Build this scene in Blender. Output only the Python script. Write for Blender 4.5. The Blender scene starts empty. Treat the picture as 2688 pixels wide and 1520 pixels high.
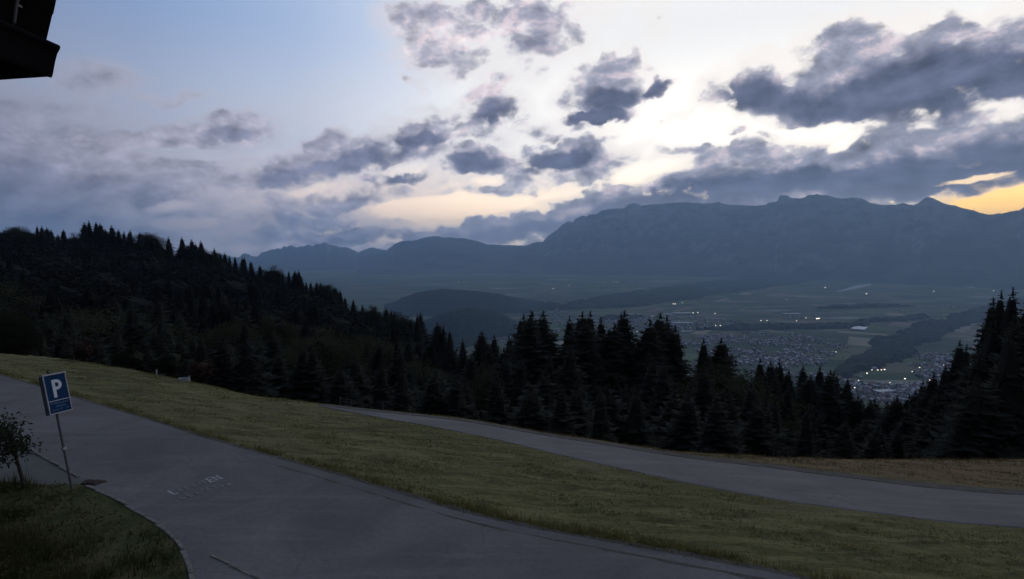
import bpy, bmesh, math, random
import numpy as np
from mathutils import Vector, Matrix
random.seed(7)
rng = np.random.default_rng(7)
sc = bpy.context.scene
COL = sc.collection
R = math.radians

# ------------------------------------------------------------------ camera
W0, H0 = 2575.0, 1456.0
FOC = 1405.0
PITCH = R(4.6)
HC = 6.0                       # the camera hangs 6 m above the road
cam = bpy.data.cameras.new('camera')
cam.sensor_width = 36.0
cam.lens = 36.0 * FOC / W0
cam.clip_start = 0.1
cam.clip_end = 200000
co = bpy.data.objects.new('camera', cam)
COL.objects.link(co)
co.location = (0, 0, HC)
co.rotation_euler = (R(90) - PITCH, 0, 0)
sc.camera = co
CP, SP = math.cos(PITCH), math.sin(PITCH)


def ray(px, py):
    dx, dy = (px - W0 / 2) / FOC, (py - H0 / 2) / FOC
    return Vector((dx, CP - dy * SP, -dy * CP - SP))


def azel(px, py):
    d = ray(px, py)
    return math.atan2(d.x, d.y), math.atan2(d.z, math.hypot(d.x, d.y))


def FU(x, y):                  # full photograph pixels to the units used here
    return x * W0 / 2688.0, y * W0 / 2688.0


# ------------------------------------------------------------------ node helpers
class NT:
    def __init__(self, tree):
        self.t = tree
        self.n = tree.nodes
        self.l = tree.links

    def node(self, kind, **kw):
        nd = self.n.new(kind)
        for k, v in kw.items():
            setattr(nd, k, v)
        return nd

    def put(self, sock, v):
        if hasattr(v, 'is_linked') or hasattr(v, 'links'):
            self.l.new(v, sock)
        elif v is not None:
            if hasattr(sock.default_value, '__len__') and hasattr(v, '__len__') and len(sock.default_value) == 4 and len(v) == 3:
                v = (*v, 1.0)
            sock.default_value = v

    def math(self, op, a, b=None, c=None, clamp=False):
        nd = self.node('ShaderNodeMath', operation=op, use_clamp=clamp)
        self.put(nd.inputs[0], a)
        if b is not None:
            self.put(nd.inputs[1], b)
        if c is not None:
            self.put(nd.inputs[2], c)
        return nd.outputs[0]

    def vmath(self, op, a, b=None, scale=None):
        nd = self.node('ShaderNodeVectorMath', operation=op)
        self.put(nd.inputs[0], a)
        if b is not None:
            self.put(nd.inputs[1], b)
        if scale is not None:
            self.put(nd.inputs['Scale'], scale)
        return nd.outputs['Value'] if op in ('LENGTH', 'DOT_PRODUCT', 'DISTANCE') else nd.outputs[0]

    def mix(self, f, a, b, mode='MIX'):
        nd = self.node('ShaderNodeMix', data_type='RGBA', blend_type=mode)
        self.put(nd.inputs[0], f)
        self.put(nd.inputs[6], a)
        self.put(nd.inputs[7], b)
        return nd.outputs[2]

    def ss(self, v, lo, hi, a=0.0, b=1.0):
        nd = self.node('ShaderNodeMapRange', interpolation_type='SMOOTHSTEP')
        self.put(nd.inputs[0], v)
        self.put(nd.inputs[1], lo)
        self.put(nd.inputs[2], hi)
        self.put(nd.inputs[3], a)
        self.put(nd.inputs[4], b)
        return nd.outputs[0]

    def noise(self, vec, scale, detail=4, rough=0.55, dist=0.0, color=False):
        nd = self.node('ShaderNodeTexNoise')
        self.put(nd.inputs['Vector'], vec)
        self.put(nd.inputs['Scale'], scale)
        self.put(nd.inputs['Detail'], detail)
        self.put(nd.inputs['Roughness'], rough)
        self.put(nd.inputs['Distortion'], dist)
        return nd.outputs['Color' if color else 'Fac']

    def ramp(self, f, stops, interp='LINEAR'):
        nd = self.node('ShaderNodeValToRGB')
        cr = nd.color_ramp
        cr.interpolation = interp
        while len(cr.elements) < len(stops):
            cr.elements.new(0.5)
        for e, (p, c) in zip(cr.elements, stops):
            e.position = p
            e.color = (*c, 1.0) if len(c) == 3 else c
        self.put(nd.inputs[0], f)
        return nd.outputs[0]

    def mapping(self, vec, loc=(0, 0, 0), rot=(0, 0, 0), scale=(1, 1, 1), kind='POINT'):
        nd = self.node('ShaderNodeMapping', vector_type=kind)
        self.put(nd.inputs['Vector'], vec)
        nd.inputs['Location'].default_value = loc
        nd.inputs['Rotation'].default_value = rot
        nd.inputs['Scale'].default_value = scale
        return nd.outputs[0]

    def xyz(self, v):
        nd = self.node('ShaderNodeSeparateXYZ')
        self.put(nd.inputs[0], v)
        return nd.outputs

    def combine(self, x, y, z=0.0):
        nd = self.node('ShaderNodeCombineXYZ')
        self.put(nd.inputs[0], x)
        self.put(nd.inputs[1], y)
        self.put(nd.inputs[2], z)
        return nd.outputs[0]


# ------------------------------------------------------------------ sky (dusk, clouds fixed to compass directions)
#      x     y    rx   ry  tilt  weight        (tilt: degrees, rising to the right)
CLOUDS = [
    # the big dark bank high in the west
    (1990, 225, 175, 80, 4, 1.0), (2120, 165, 150, 105, 0, 1.0), (2300, 190, 250, 120, 6, 1.15),
    (2480, 150, 220, 105, 6, 1.1), (2640, 150, 220, 130, 0, 1.1), (2130, 255, 260, 52, 0, 1.0),
    (1815, 240, 80, 52, 20, 0.5), (2370, 95, 60, 60, 0, 0.8), (2455, 85, 70, 55, 0, 0.8),
    (1920, 145, 50, 22, 0, 0.28), (2545, 30, 50, 55, 60, 0.5),
    # the long bank lying on the western mountains
    (2420, 292, 260, 36, 4, 0.62), (2360, 400, 400, 92, 7, 1.1), (2060, 425, 260, 62, 7, 0.95),
    (1790, 435, 210, 52, 10, 0.9), (1600, 495, 210, 36, 9, 0.85), (2560, 345, 210, 70, 4, 0.9),
    (1950, 492, 420, 44, 2, 1.0), (2300, 470, 330, 40, 7, 1.0), (1750, 395, 90, 26, 4, 0.7), (2200, 340, 120, 45, 12, 0.7),
    # middle clouds
    (1520, 205, 100, 72, 18, 0.95), (1560, 170, 55, 45, 0, 0.8), (1500, 283, 92, 26, 12, 0.95), (1640, 220, 44, 22, 6, 0.9),
    (1430, 245, 60, 34, 15, 0.5), (1240, 275, 92, 46, 12, 0.85), (1180, 322, 140, 26, 9, 0.66),
    (1090, 262, 60, 14, 6, 0.4), (1000, 305, 50, 14, 5, 0.4),
    # soft upper cluster
    (1130, 128, 140, 58, 0, 0.72), (1350, 80, 120, 72, 0, 0.78), (1335, 140, 70, 50, 40, 0.6), (1060, 35, 100, 60, 0, 0.5),
    (1220, 40, 220, 52, 0, 0.5), (1440, 22, 170, 36, 10, 0.42), (1640, 40, 34, 60, 30, 0.34),
    # diagonal train of clouds left of the centre
    (700, 432, 100, 46, 14, 1.0), (820, 372, 90, 32, 16, 0.9), (880, 405, 190, 44, 12, 1.05), (1040, 350, 110, 40, 10, 1.0),
    (1180, 405, 100, 46, 0, 0.9), (1270, 420, 150, 40, 4, 0.8), (1410, 395, 120, 46, 12, 1.0), (1505, 355, 56, 12, 24, 0.6),
    (1320, 462, 150, 22, 0, 0.55), (1480, 455, 60, 26, 0, 0.6),
    (980, 452, 110, 16, 8, 0.8), (830, 500, 220, 30, 6, 0.8), (760, 545, 230, 34, 0, 0.8), (590, 545, 110, 20, 4, 0.6),
    (900, 592, 330, 30, 0, 0.9), (620, 592, 200, 26, 0, 0.7), (1300, 562, 300, 30, 10, 1.0), (1500, 520, 210, 32, 12, 1.0),
    (1240, 590, 260, 24, 4, 0.8),
    # soft grey mass on the left
    (130, 405, 330, 140, 0, 0.85), (400, 430, 220, 96, 0, 0.8), (100, 510, 360, 76, 0, 0.95), (380, 500, 260, 56, 0, 0.8),
    (60, 320, 190, 80, 0, 0.78), (350, 345, 190, 34, 6, 0.78), (585, 325, 110, 38, 10, 0.8), (480, 355, 190, 24, 6, 0.7),
    (240, 195, 105, 44, 10, 0.72), (1045, 205, 42, 16, -15, 0.42), (250, 296, 60, 12, 8, 0.5), (430, 235, 100, 16, 0, 0.42),
    (1850, 342, 26, 11, 5, 0.5), (1930, 347, 34, 13, 5, 0.5), (1110, 300, 150, 30, 15, 0.6), (1330, 330, 150, 26, 6, 0.5), (1180, 452, 130, 24, 4, 0.6), (1450, 430, 140, 46, 6, 0.75), (1660, 398, 130, 18, 8, 0.55),
    (1000, 402, 130, 30, 10, 0.85), (600, 455, 130, 30, 5, 0.65), (540, 500, 170, 28, 3, 0.65), (1240, 482, 160, 16, 3, 0.6), (1560, 385, 90, 20, 12, 0.5),
    (1420, 330, 60, 16, 10, 0.5), (1290, 190, 90, 40, 30, 0.42), (1700, 300, 60, 14, 20, 0.36), (1990, 310, 70, 10, 4, 0.4), (680, 500, 60, 20, 10, 0.6),
    (700, 640, 560, 34, 0, 0.8), (1150, 640, 330, 28, 4, 0.8), (1500, 578, 230, 30, 8, 0.9), (1950, 545, 560, 34, 0, 0.9), (150, 600, 360, 46, 0, 0.8), (-250, 420, 300, 150, 0, 0.7), (2900, 300, 300, 150, 0, 0.8),
]
# where the clouds are deepest (darkest bases)
CORES = [
    (2150, 245, 290, 52, 2, 1.0), (2350, 200, 240, 85, 5, 1.0), (2520, 180, 190, 75, 3, 1.0), (1900, 245, 100, 42, 8, 0.8),
    (2350, 440, 380, 55, 8, 1.0), (2000, 470, 380, 34, 6, 0.95), (2520, 395, 190, 55, 0, 0.9), (1720, 482, 220, 26, 10, 0.85),
    (1540, 235, 66, 32, 8, 0.9), (1500, 286, 86, 22, 10, 1.0), (1640, 222, 36, 17, 5, 0.85), (1230, 292, 74, 26, 10, 0.75),
    (1190, 414, 78, 30, 0, 0.95), (1400, 408, 88, 30, 8, 0.95), (880, 418, 165, 28, 12, 1.0), (1030, 368, 88, 24, 12, 0.9),
    (720, 442, 86, 27, 12, 0.85), (990, 454, 90, 10, 8, 0.85), (1360, 105, 40, 42, 0, 0.4),
    (1300, 578, 240, 20, 9, 0.75), (1520, 532, 190, 20, 12, 0.75), (800, 562, 240, 16, 0, 0.6), (900, 604, 270, 16, 0, 0.6),
    (60, 480, 270, 62, 0, 0.7), (300, 475, 170, 42, 0, 0.6), (60, 562, 260, 32, 0, 0.8), (230, 205, 56, 24, 10, 0.7), (560, 345, 76, 16, 8, 0.6),
]
HOLES = [
    (1130, 518, 185, 26, 4, 1.5), (2540, 513, 185, 34, 9, 1.6), (2420, 455, 105, 8, 9, 0.8), (2120, 360, 50, 14, 34, 0.55),
    (1020, 425, 52, 13, 10, 1.0), (480, 560, 90, 14, 0, 1.0), (430, 520, 60, 13, 4, 0.9), 
    (780, 478, 60, 10, 14, 0.8), (470, 385, 130, 13, -3, 0.7), (1230, 452, 44, 14, 0, 0.7), (1640, 425, 110, 26, 12, 0.8),
]
GLOW = ray(2150, 330).normalized()


def build_sky():
    w = bpy.data.worlds.new('World')
    sc.world = w
    w.use_nodes = True
    w.node_tree.nodes.clear()
    t = NT(w.node_tree)
    tc = t.node('ShaderNodeTexCoord')
    dirv = t.vmath('NORMALIZE', tc.outputs['Generated'])
    x, y, z = t.xyz(dirv)[:3]
    az = t.math('ARCTAN2', x, y)
    el = t.math('ARCSINE', z)
    p = t.combine(az, el, 0.0)
    # clear sky: white round the set sun, blue away from it, dim towards the east
    dot = t.vmath('DOT_PRODUCT', dirv, tuple(GLOW))
    g = t.math('MULTIPLY_ADD', dot, 0.5, 0.5)
    base = t.ramp(g, [(0.0, (0.085, 0.09, 0.115)), (0.35, (0.125, 0.135, 0.18)), (0.60, (0.20, 0.255, 0.40)), (0.73, (0.25, 0.36, 0.60)),
                      (0.82, (0.41, 0.54, 0.79)), (0.88, (0.66, 0.75, 0.92)), (0.92, (1.18, 1.18, 1.21)), (0.945, (2.4, 2.35, 2.2)), (1.0, (2.0, 1.9, 1.7))], 'B_SPLINE')
    azn = t.math('MULTIPLY_ADD', az, 1.0 / R(90), 0.5)          # -45..45 degrees -> 0..1
    warmw = t.ramp(azn, [(0.0, (0.80, 0.70, 0.74)), (0.20, (1.05, 0.88, 0.84)), (0.44, (2.25, 1.68, 1.12)), (0.62, (2.5, 1.95, 1.3)), (0.80, (2.5, 1.95, 1.0)),
                         (0.93, (2.8, 1.64, 0.26)), (1.0, (2.8, 1.5, 0.2))])
    warme = t.ramp(g, [(0.0, (0.05, 0.055, 0.09)), (0.5, (0.14, 0.15, 0.2)), (0.75, (0.7, 0.62, 0.64))])
    warm = t.mix(t.ss(g, 0.62, 0.82), warme, warmw)
    pale = t.ramp(g, [(0.0, (0.10, 0.10, 0.12)), (0.35, (0.15, 0.155, 0.185)), (0.60, (0.26, 0.29, 0.40)), (0.73, (0.42, 0.47, 0.61)),
                      (0.82, (0.64, 0.69, 0.82)), (0.88, (0.92, 0.94, 1.0)), (0.93, (1.2, 1.18, 1.15)), (1.0, (1.6, 1.5, 1.35))])
    base = t.mix(t.ss(el, R(20.5), R(10.5)), base, pale)
    wf = t.ss(el, R(10.0), R(2.5))
    sky = t.mix(wf, base, warm)
    # below the horizon (never seen, only for light)
    sky = t.mix(t.ss(el, R(-1), R(-6)), sky, (0.05, 0.055, 0.07))

    # cloud cover
    wn = t.noise(p, 9.0, 3, 0.5, color=True)
    warp = t.vmath('SCALE', t.vmath('SUBTRACT', wn, (0.5, 0.5, 0.5)), scale=0.075)
    pw = t.vmath('ADD', p, warp)

    wn2 = t.noise(p, 34.0, 3, 0.55, color=True)
    pw = t.vmath('ADD', pw, t.vmath('SCALE', t.vmath('SUBTRACT', wn2, (0.5, 0.5, 0.5)), scale=0.034))
    pcalm = t.vmath('ADD', p, t.vmath('SCALE', t.vmath('SUBTRACT', wn2, (0.5, 0.5, 0.5)), scale=0.012))

    def field(items, start, pw=pw):
        acc = None
        for (cx, cy, rx, ry, tilt, wt) in items:
            a0, e0 = azel(cx, cy)
            ct, st = math.cos(R(tilt)), math.sin(R(tilt))
            a1, e1 = azel(cx + 40 * ct, cy - 40 * st)
            a2, e2 = azel(cx - 40 * st * -1, cy + 40 * ct)
            th = math.atan2(e1 - e0, a1 - a0)
            sx = math.hypot(a1 - a0, e1 - e0) * rx / 40
            sy = math.hypot(a2 - a0, e2 - e0) * ry / 40
            src = pw
            if acc is not None:          # evaluate the patches one after another
                nd = t.node('ShaderNodeVectorMath', operation='MULTIPLY_ADD')
                t.put(nd.inputs[0], acc)
                nd.inputs[1].default_value = (1e-7, 1e-7, 1e-7)
                t.put(nd.inputs[2], pw)
                src = nd.outputs[0]
            m = t.mapping(src, (a0, e0, 0), (0, 0, th), (sx, sy, 1), 'TEXTURE')
            ln = t.vmath('DOT_PRODUCT', m, m)
            f = t.math('MULTIPLY_ADD', ln, -wt * 0.62, wt)
            if acc is None:
                acc = t.math('MAXIMUM', f, start)
            else:
                nd = t.node('ShaderNodeMath', operation='SMOOTH_MAX')
                t.put(nd.inputs[0], acc)
                t.put(nd.inputs[1], f)
                nd.inputs[2].default_value = 0.12
                acc = nd.outputs[0]
        return acc

    low = t.math('MULTIPLY', t.ss(el, R(19), R(12)), t.ss(g, 0.7, 0.85))
    cov = field(CLOUDS, t.math('MULTIPLY_ADD', low, 0.37, -0.46))
    hole = t.math('MAXIMUM', field(HOLES, -0.1, pcalm), 0.0)
    cov = t.math('MINIMUM', cov, 0.95)
    cov = t.math('SUBTRACT', cov, t.math('MULTIPLY', hole, 0.9))
    deep = field(CORES, -0.3)
    q = t.mapping(p, (3.1, 1.7, 0), (0, 0, R(-9)), (1.0, 1.6, 1.0))
    q2 = t.mapping(p, (3.1 + 0.012, 1.7 - 0.016, 0), (0, 0, R(-9)), (1.0, 1.6, 1.0))
    n1 = t.noise(q, 8.0, 9, 0.60, 0.2)
    n1b = t.noise(q2, 8.0, 6, 0.60, 0.2)
    n2 = t.noise(q, 24.0, 7, 0.64, 0.3)
    vo = t.node('ShaderNodeTexVoronoi', feature='F1', voronoi_dimensions='2D')
    t.put(vo.inputs['Vector'], t.vmath('ADD', q, t.vmath('SCALE', t.vmath('SUBTRACT', wn, (0.5, 0.5, 0.5)), scale=0.05)))
    vo.inputs['Scale'].default_value = 17.0
    vo.inputs['Detail'].default_value = 1.5
    vo.inputs['Roughness'].default_value = 0.55
    puff = t.math('SUBTRACT', 0.42, vo.outputs['Distance'])
    dens = t.math('MULTIPLY_ADD', t.math('SUBTRACT', n1, 0.5), 1.75, t.math('MULTIPLY_ADD', cov, 1.2, -0.19))
    dens = t.math('MULTIPLY_ADD', t.math('SUBTRACT', n2, 0.5), 1.15, dens)
    dens = t.math('MULTIPLY_ADD', puff, t.ss(az, R(-34), R(-8), 0.12, 0.42), dens)
    # towards the east the edges are softer
    soft = t.math('ADD', t.ss(az, R(-30), R(0), 0.56, 0.24), t.ss(t.noise(p, 5.0, 2, 0.5), 0.42, 0.62, 0.0, 0.42))
    alpha = t.ss(dens, -0.03, soft)
    thick = t.ss(dens, 0.05, 0.62)
    relief = t.math('SUBTRACT', n1, n1b)
    core_f = t.ss(t.math('MULTIPLY_ADD', t.math('SUBTRACT', n1, 0.5), 0.9, deep), 0.0, 0.75)
    edge = t.ramp(g, [(0.0, (0.10, 0.105, 0.14)), (0.6, (0.24, 0.26, 0.36)), (0.72, (0.42, 0.42, 0.53)), (0.80, (0.54, 0.53, 0.63)), (0.88, (0.80, 0.75, 0.80)),
                      (0.93, (0.88, 0.85, 0.88)), (1.0, (0.85, 0.80, 0.80))])
    body = t.ramp(g, [(0.0, (0.085, 0.09, 0.12)), (0.6, (0.20, 0.21, 0.30)), (0.72, (0.43, 0.42, 0.51)), (0.80, (0.45, 0.44, 0.54)), (0.87, (0.46, 0.455, 0.56)),
                      (0.93, (0.40, 0.40, 0.50)), (1.0, (0.36, 0.37, 0.47))])
    core = t.ramp(g, [(0.0, (0.06, 0.065, 0.09)), (0.6, (0.14, 0.15, 0.23)), (0.72, (0.30, 0.30, 0.39)), (0.80, (0.25, 0.26, 0.365)), (0.87, (0.185, 0.195, 0.29)),
                      (0.93, (0.135, 0.150, 0.235)), (1.0, (0.115, 0.130, 0.205))])
    ccol = t.mix(thick, edge, body)
    ccol = t.mix(core_f, ccol, core)
    # the set sun warms thin cloud from below
    pink = t.math('MULTIPLY', t.math('MULTIPLY', t.ss(relief, 0.0, 0.10), t.ss(g, 0.72, 0.88)), t.math('SUBTRACT', 1.0, core_f))
    ccol = t.mix(t.math('MULTIPLY', pink, 0.40), ccol, (0.86, 0.66, 0.62))
    rel = t.math('MULTIPLY_ADD', t.math('SUBTRACT', n2, 0.5), -0.55, t.math('MULTIPLY_ADD', relief, 3.2, 1.0))
    ccol = t.mix(1.0, ccol, t.combine(rel, rel, rel), 'MULTIPLY')
    # clouds close to the horizon are veiled and warmer
    veil = t.math('MULTIPLY', t.ss(el, R(6), R(2)), t.ss(g, 0.80, 0.99))
    ccol = t.mix(t.math('MULTIPLY', veil, 0.22), ccol, (0.52, 0.40, 0.36))
    # thin veil of cloud round and between the thicker banks
    thin = t.ss(t.math('MULTIPLY_ADD', t.math('SUBTRACT', n1, 0.5), 1.5, cov), -0.32, 0.42, 0.0, 0.55)
    vcol = t.ramp(g, [(0.0, (0.10, 0.105, 0.14)), (0.6, (0.24, 0.26, 0.35)), (0.72, (0.46, 0.46, 0.55)), (0.80, (0.58, 0.57, 0.66)), (0.88, (0.82, 0.77, 0.80)),
                      (0.94, (1.0, 0.94, 0.92)), (1.0, (1.1, 1.0, 0.92))])
    sky = t.mix(thin, sky, vcol)
    fin = t.mix(alpha, sky, ccol)
    bg = t.node('ShaderNodeBackground')
    t.put(bg.inputs['Color'], fin)
    bg.inputs['Strength'].default_value = 1.0
    out = t.node('ShaderNodeOutputWorld')
    t.l.new(bg.outputs[0], out.inputs['Surface'])
    w.cycles.sampling_method = 'MANUAL'
    w.cycles.sample_map_resolution = 512


build_sky()

# the sun has just gone behind the western ridge: a last faint warm light
sun = bpy.data.lights.new('sun', 'SUN')
sun.energy = 0.04
sun.angle = R(12)
sun.color = (1.0, 0.72, 0.5)
so = bpy.data.objects.new('sun', sun)
COL.objects.link(so)
so.rotation_euler = (-Vector((GLOW.x, GLOW.y, 0.05))).to_track_quat('-Z', 'Y').to_euler()

sc.view_settings.view_transform = 'Standard'
sc.view_settings.look = 'None'
sc.view_settings.exposure = 0.0
sc.view_settings.gamma = 1.0
sc.view_settings.use_curve_mapping = False
sc.render.engine = 'CYCLES'
sc.cycles.use_denoising = True
sc.cycles.max_bounces = 4
sc.cycles.diffuse_bounces = 2
sc.cycles.volume_bounces = 3


# ------------------------------------------------------------------ object helpers
def tag(o, label=None, cat=None, group=None, kind=None):
    if label:
        o['label'] = label
    if cat:
        o['category'] = cat
    if group:
        o['group'] = group
    if kind:
        o['kind'] = kind
    return o


def obj(name, data, parent=None, loc=None):
    o = bpy.data.objects.new(name, data)
    COL.objects.link(o)
    if parent is not None:
        o.parent = parent
    if loc is not None:
        o.location = loc
    return o


def thing(name, label, cat, loc=(0, 0, 0), rz=0.0, group=None):
    o = obj(name, None, None, loc)
    o.rotation_euler = (0, 0, rz)
    o.empty_display_size = 0.2
    return tag(o, label, cat, group)


def mesh(name, verts, faces, mats=(), mi=None, smooth=False):
    me = bpy.data.meshes.new(name)
    if isinstance(verts, np.ndarray):
        verts = verts.astype(np.float64).tolist()
    if isinstance(faces, np.ndarray):
        faces = faces.tolist()
    me.from_pydata(verts, [], faces)
    for m in mats:
        me.materials.append(m)
    if mi is not None:
        me.polygons.foreach_set('material_index', np.asarray(mi, dtype=np.int32))
    if smooth:
        me.polygons.foreach_set('use_smooth', np.ones(len(me.polygons), dtype=bool))
    me.update()
    return me


class MB:
    """collects boxes, tubes and polygons for one mesh"""
    def __init__(self):
        self.v, self.f, self.m = [], [], []

    def poly(self, pts, mi=0):
        n = len(self.v)
        self.v += [tuple(p) for p in pts]
        self.f.append(list(range(n, n + len(pts))))
        self.m.append(mi)

    def box(self, c, s, rz=0.0, mi=0, mat=None):
        n = len(self.v)
        hx, hy, hz = s[0] / 2, s[1] / 2, s[2] / 2
        M = mat if mat is not None else Matrix.Rotation(rz, 4, 'Z')
        for dz in (-hz, hz):
            for dx, dy in ((-hx, -hy), (hx, -hy), (hx, hy), (-hx, hy)):
                self.v.append(tuple(M @ Vector((dx, dy, dz)) + Vector(c)))
        for q in ((0, 3, 2, 1), (4, 5, 6, 7), (0, 1, 5, 4), (1, 2, 6, 5), (2, 3, 7, 6), (3, 0, 4, 7)):
            self.f.append([n + k for k in q])
            self.m.append(mi)

    def tube(self, pts, rad, n=8, mi=0, cap=True):
        pts = [Vector(p) for p in pts]
        rads = rad if hasattr(rad, '__len__') else [rad] * len(pts)
        s0 = len(self.v)
        for i, p in enumerate(pts):
            d = (pts[min(i + 1, len(pts) - 1)] - pts[max(i - 1, 0)])
            d = d.normalized() if d.length > 1e-9 else Vector((0, 0, 1))
            a = d.cross(Vector((0, 0, 1)) if abs(d.z) < 0.9 else Vector((1, 0, 0))).normalized()
            b = d.cross(a)
            for k in range(n):
                th = 2 * math.pi * k / n
                self.v.append(tuple(p + (a * math.cos(th) + b * math.sin(th)) * rads[i]))
        for i in range(len(pts) - 1):
            for k in range(n):
                a0 = s0 + i * n + k
                a1 = s0 + i * n + (k + 1) % n
                self.f.append([a0, a1, a1 + n, a0 + n])
                self.m.append(mi)
        if cap:
            self.f.append([s0 + k for k in range(n)][::-1])
            self.f.append([s0 + (len(pts) - 1) * n + k for k in range(n)])
            self.m += [mi, mi]

    def mesh(self, name, *mats, smooth=False):
        return mesh(name, self.v, self.f, mats, self.m, smooth)


def mat(name, rough=0.9, spec=0.2):
    m = bpy.data.materials.new(name)
    m.use_nodes = True
    t = NT(m.node_tree)
    b = m.node_tree.nodes['Principled BSDF']
    b.inputs['Roughness'].default_value = rough
    b.inputs['Specular IOR Level'].default_value = spec
    return m, t, b


def plain(name, c, rough=0.8, spec=0.3, var=0.25, scale=8.0):
    m, t, b = mat(name, rough, spec)
    tc = t.node('ShaderNodeTexCoord')
    n = t.noise(tc.outputs['Object'], scale, 5, 0.6)
    lo = tuple(v * (1 - var) for v in c)
    hi = tuple(v * (1 + var) for v in c)
    t.put(b.inputs['Base Color'], t.mix(t.ss(n, 0.3, 0.7), lo, hi))
    return m


def geo_pos(t):
    return t.node('ShaderNodeNewGeometry').outputs['Position']


def attr(t, name):
    nd = t.node('ShaderNodeAttribute')
    nd.attribute_name = name
    return nd.outputs['Fac']


def bump(t, b, h, dist, strength=1.0):
    nd = t.node('ShaderNodeBump')
    nd.inputs['Distance'].default_value = dist
    nd.inputs['Strength'].default_value = strength
    t.put(nd.inputs['Height'], h)
    t.l.new(nd.outputs[0], b.inputs['Normal'])


# ------------------------------------------------------------------ terrain shape
def flat_hit(px, py, z=0.0):
    d = ray(px, py)
    k = (z - HC) / d.z
    return (d.x * k, d.y * k)


def sdist(x, y, line):
    """signed distance to a polyline (positive on its far side)"""
    best = np.full(x.shape, 1e18)
    sign = np.ones(x.shape)
    for (x0, y0), (x1, y1) in zip(line[:-1], line[1:]):
        dx, dy = x1 - x0, y1 - y0
        L2 = dx * dx + dy * dy
        tt = np.clip(((x - x0) * dx + (y - y0) * dy) / L2, 0, 1)
        ex, ey = x - (x0 + tt * dx), y - (y0 + tt * dy)
        d2 = ex * ex + ey * ey
        s = np.where(dx * (y - y0) - dy * (x - x0) >= 0, 1.0, -1.0)
        upd = d2 < best - 1e-9
        best = np.where(upd, d2, best)
        sign = np.where(upd, s, sign)
    return np.sqrt(best) * sign


EDGE1_PX = [(-700, 760), (-300, 868), (0, 952), (100, 982), (200, 1015), (330, 1053), (470, 1100), (640, 1150), (800, 1195), (980, 1250), (1130, 1296),
            (1300, 1338), (1500, 1375), (1700, 1412), (1930, 1456)]
EDGE1 = [flat_hit(*p) for p in EDGE1_PX] + [(9.0, 7.6), (16.0, 6.2), (30.0, 4.0), (60.0, 2.0)]
SLOPE = 0.165


def softpos(d, w=0.8):
    return 0.5 * (d + np.sqrt(d * d + w * w))


def z_meadow(x, y):
    d1 = sdist(x, y, EDGE1)
    return -SLOPE * softpos(d1 - 0.35, 0.3), d1


def hit_fn(fn, px, py):
    d = ray(px, py)
    k = np.linspace(2, 80, 6000)
    X, Y, Z = d.x * k, d.y * k, HC + d.z * k
    below = Z <= fn(X, Y)
    i = int(np.argmax(below)) if below.any() else len(k) - 1
    return (X[i], Y[i])


CREST_PX = [(-900, 800), (-400, 850), (-150, 873), (0, 884), (100, 892), (200, 906), (330, 927), (460, 955), (600, 986), (720, 1003), (830, 1014), (900, 1022), (1085, 1041),
            (1200, 1054), (1300, 1073), (1400, 1089), (1500, 1102), (1600, 1116), (1700, 1129), (1800, 1137), (1900, 1140), (1960, 1147),
            (2100, 1150), (2300, 1152), (2450, 1152), (2575, 1150), (2800, 1142), (3200, 1120)]
CREST = [hit_fn(lambda x, y: z_meadow(x, y)[0], *p) for p in CREST_PX]

# forest: x in the picture, front distance, canopy line there, skyline distance, skyline height, canopy height
FOR = np.array([
    (-900, 60, 800, 430, 560, 20), (0, 66, 800, 430, 590, 20), (250, 74, 835, 430, 596, 20), (500, 84, 840, 400, 645, 18), (700, 90, 845, 360, 700, 17),
    (870, 88, 880, 300, 765, 17), (1000, 80, 910, 240, 812, 18), (1150, 74, 935, 150, 862, 18), (1250, 64, 930, 112, 862, 19),
    (1320, 58, 960, 90, 850, 20), (1600, 56, 960, 88, 845, 20), (1740, 58, 980, 92, 890, 19), (1880, 60, 990, 98, 925, 18),
    (2050, 60, 1010, 105, 955, 17), (2150, 56, 1050, 115, 1010, 16), (2210, 52, 1080, 125, 1048, 15), (2300, 50, 1040, 95, 995, 15),
    (2400, 48, 990, 78, 925, 15), (2470, 46, 900, 68, 850, 16), (2575, 44, 840, 62, 770, 16), (2900, 40, 800, 56, 700, 16)], dtype=float)
F_AZ = np.array([azel(r[0], r[4])[0] for r in FOR])
F_TF = np.array([math.tan(azel(r[0], r[2])[1]) for r in FOR])
F_TS = np.array([math.tan(azel(r[0], r[4])[1]) for r in FOR])


def ftab(az):
    i = lambda c: np.interp(az, F_AZ, c)
    return i(FOR[:, 1]), i(F_TF), i(FOR[:, 3]), i(F_TS), i(FOR[:, 5])


def smooth(a, b, v):
    t = np.clip((v - a) / (b - a), 0, 1)
    return t * t * (3 - 2 * t)


VALLEY = -694.0


def canopy_tan(az, r):
    rf, tf, rs, ts, hh = ftab(az)
    u = np.clip((np.log(r) - np.log(rf)) / (np.log(rs) - np.log(rf)), 0, 1)
    return tf + (ts - tf) * (u * u * (3 - 2 * u) * 0.5 + 0.5 * u)


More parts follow.
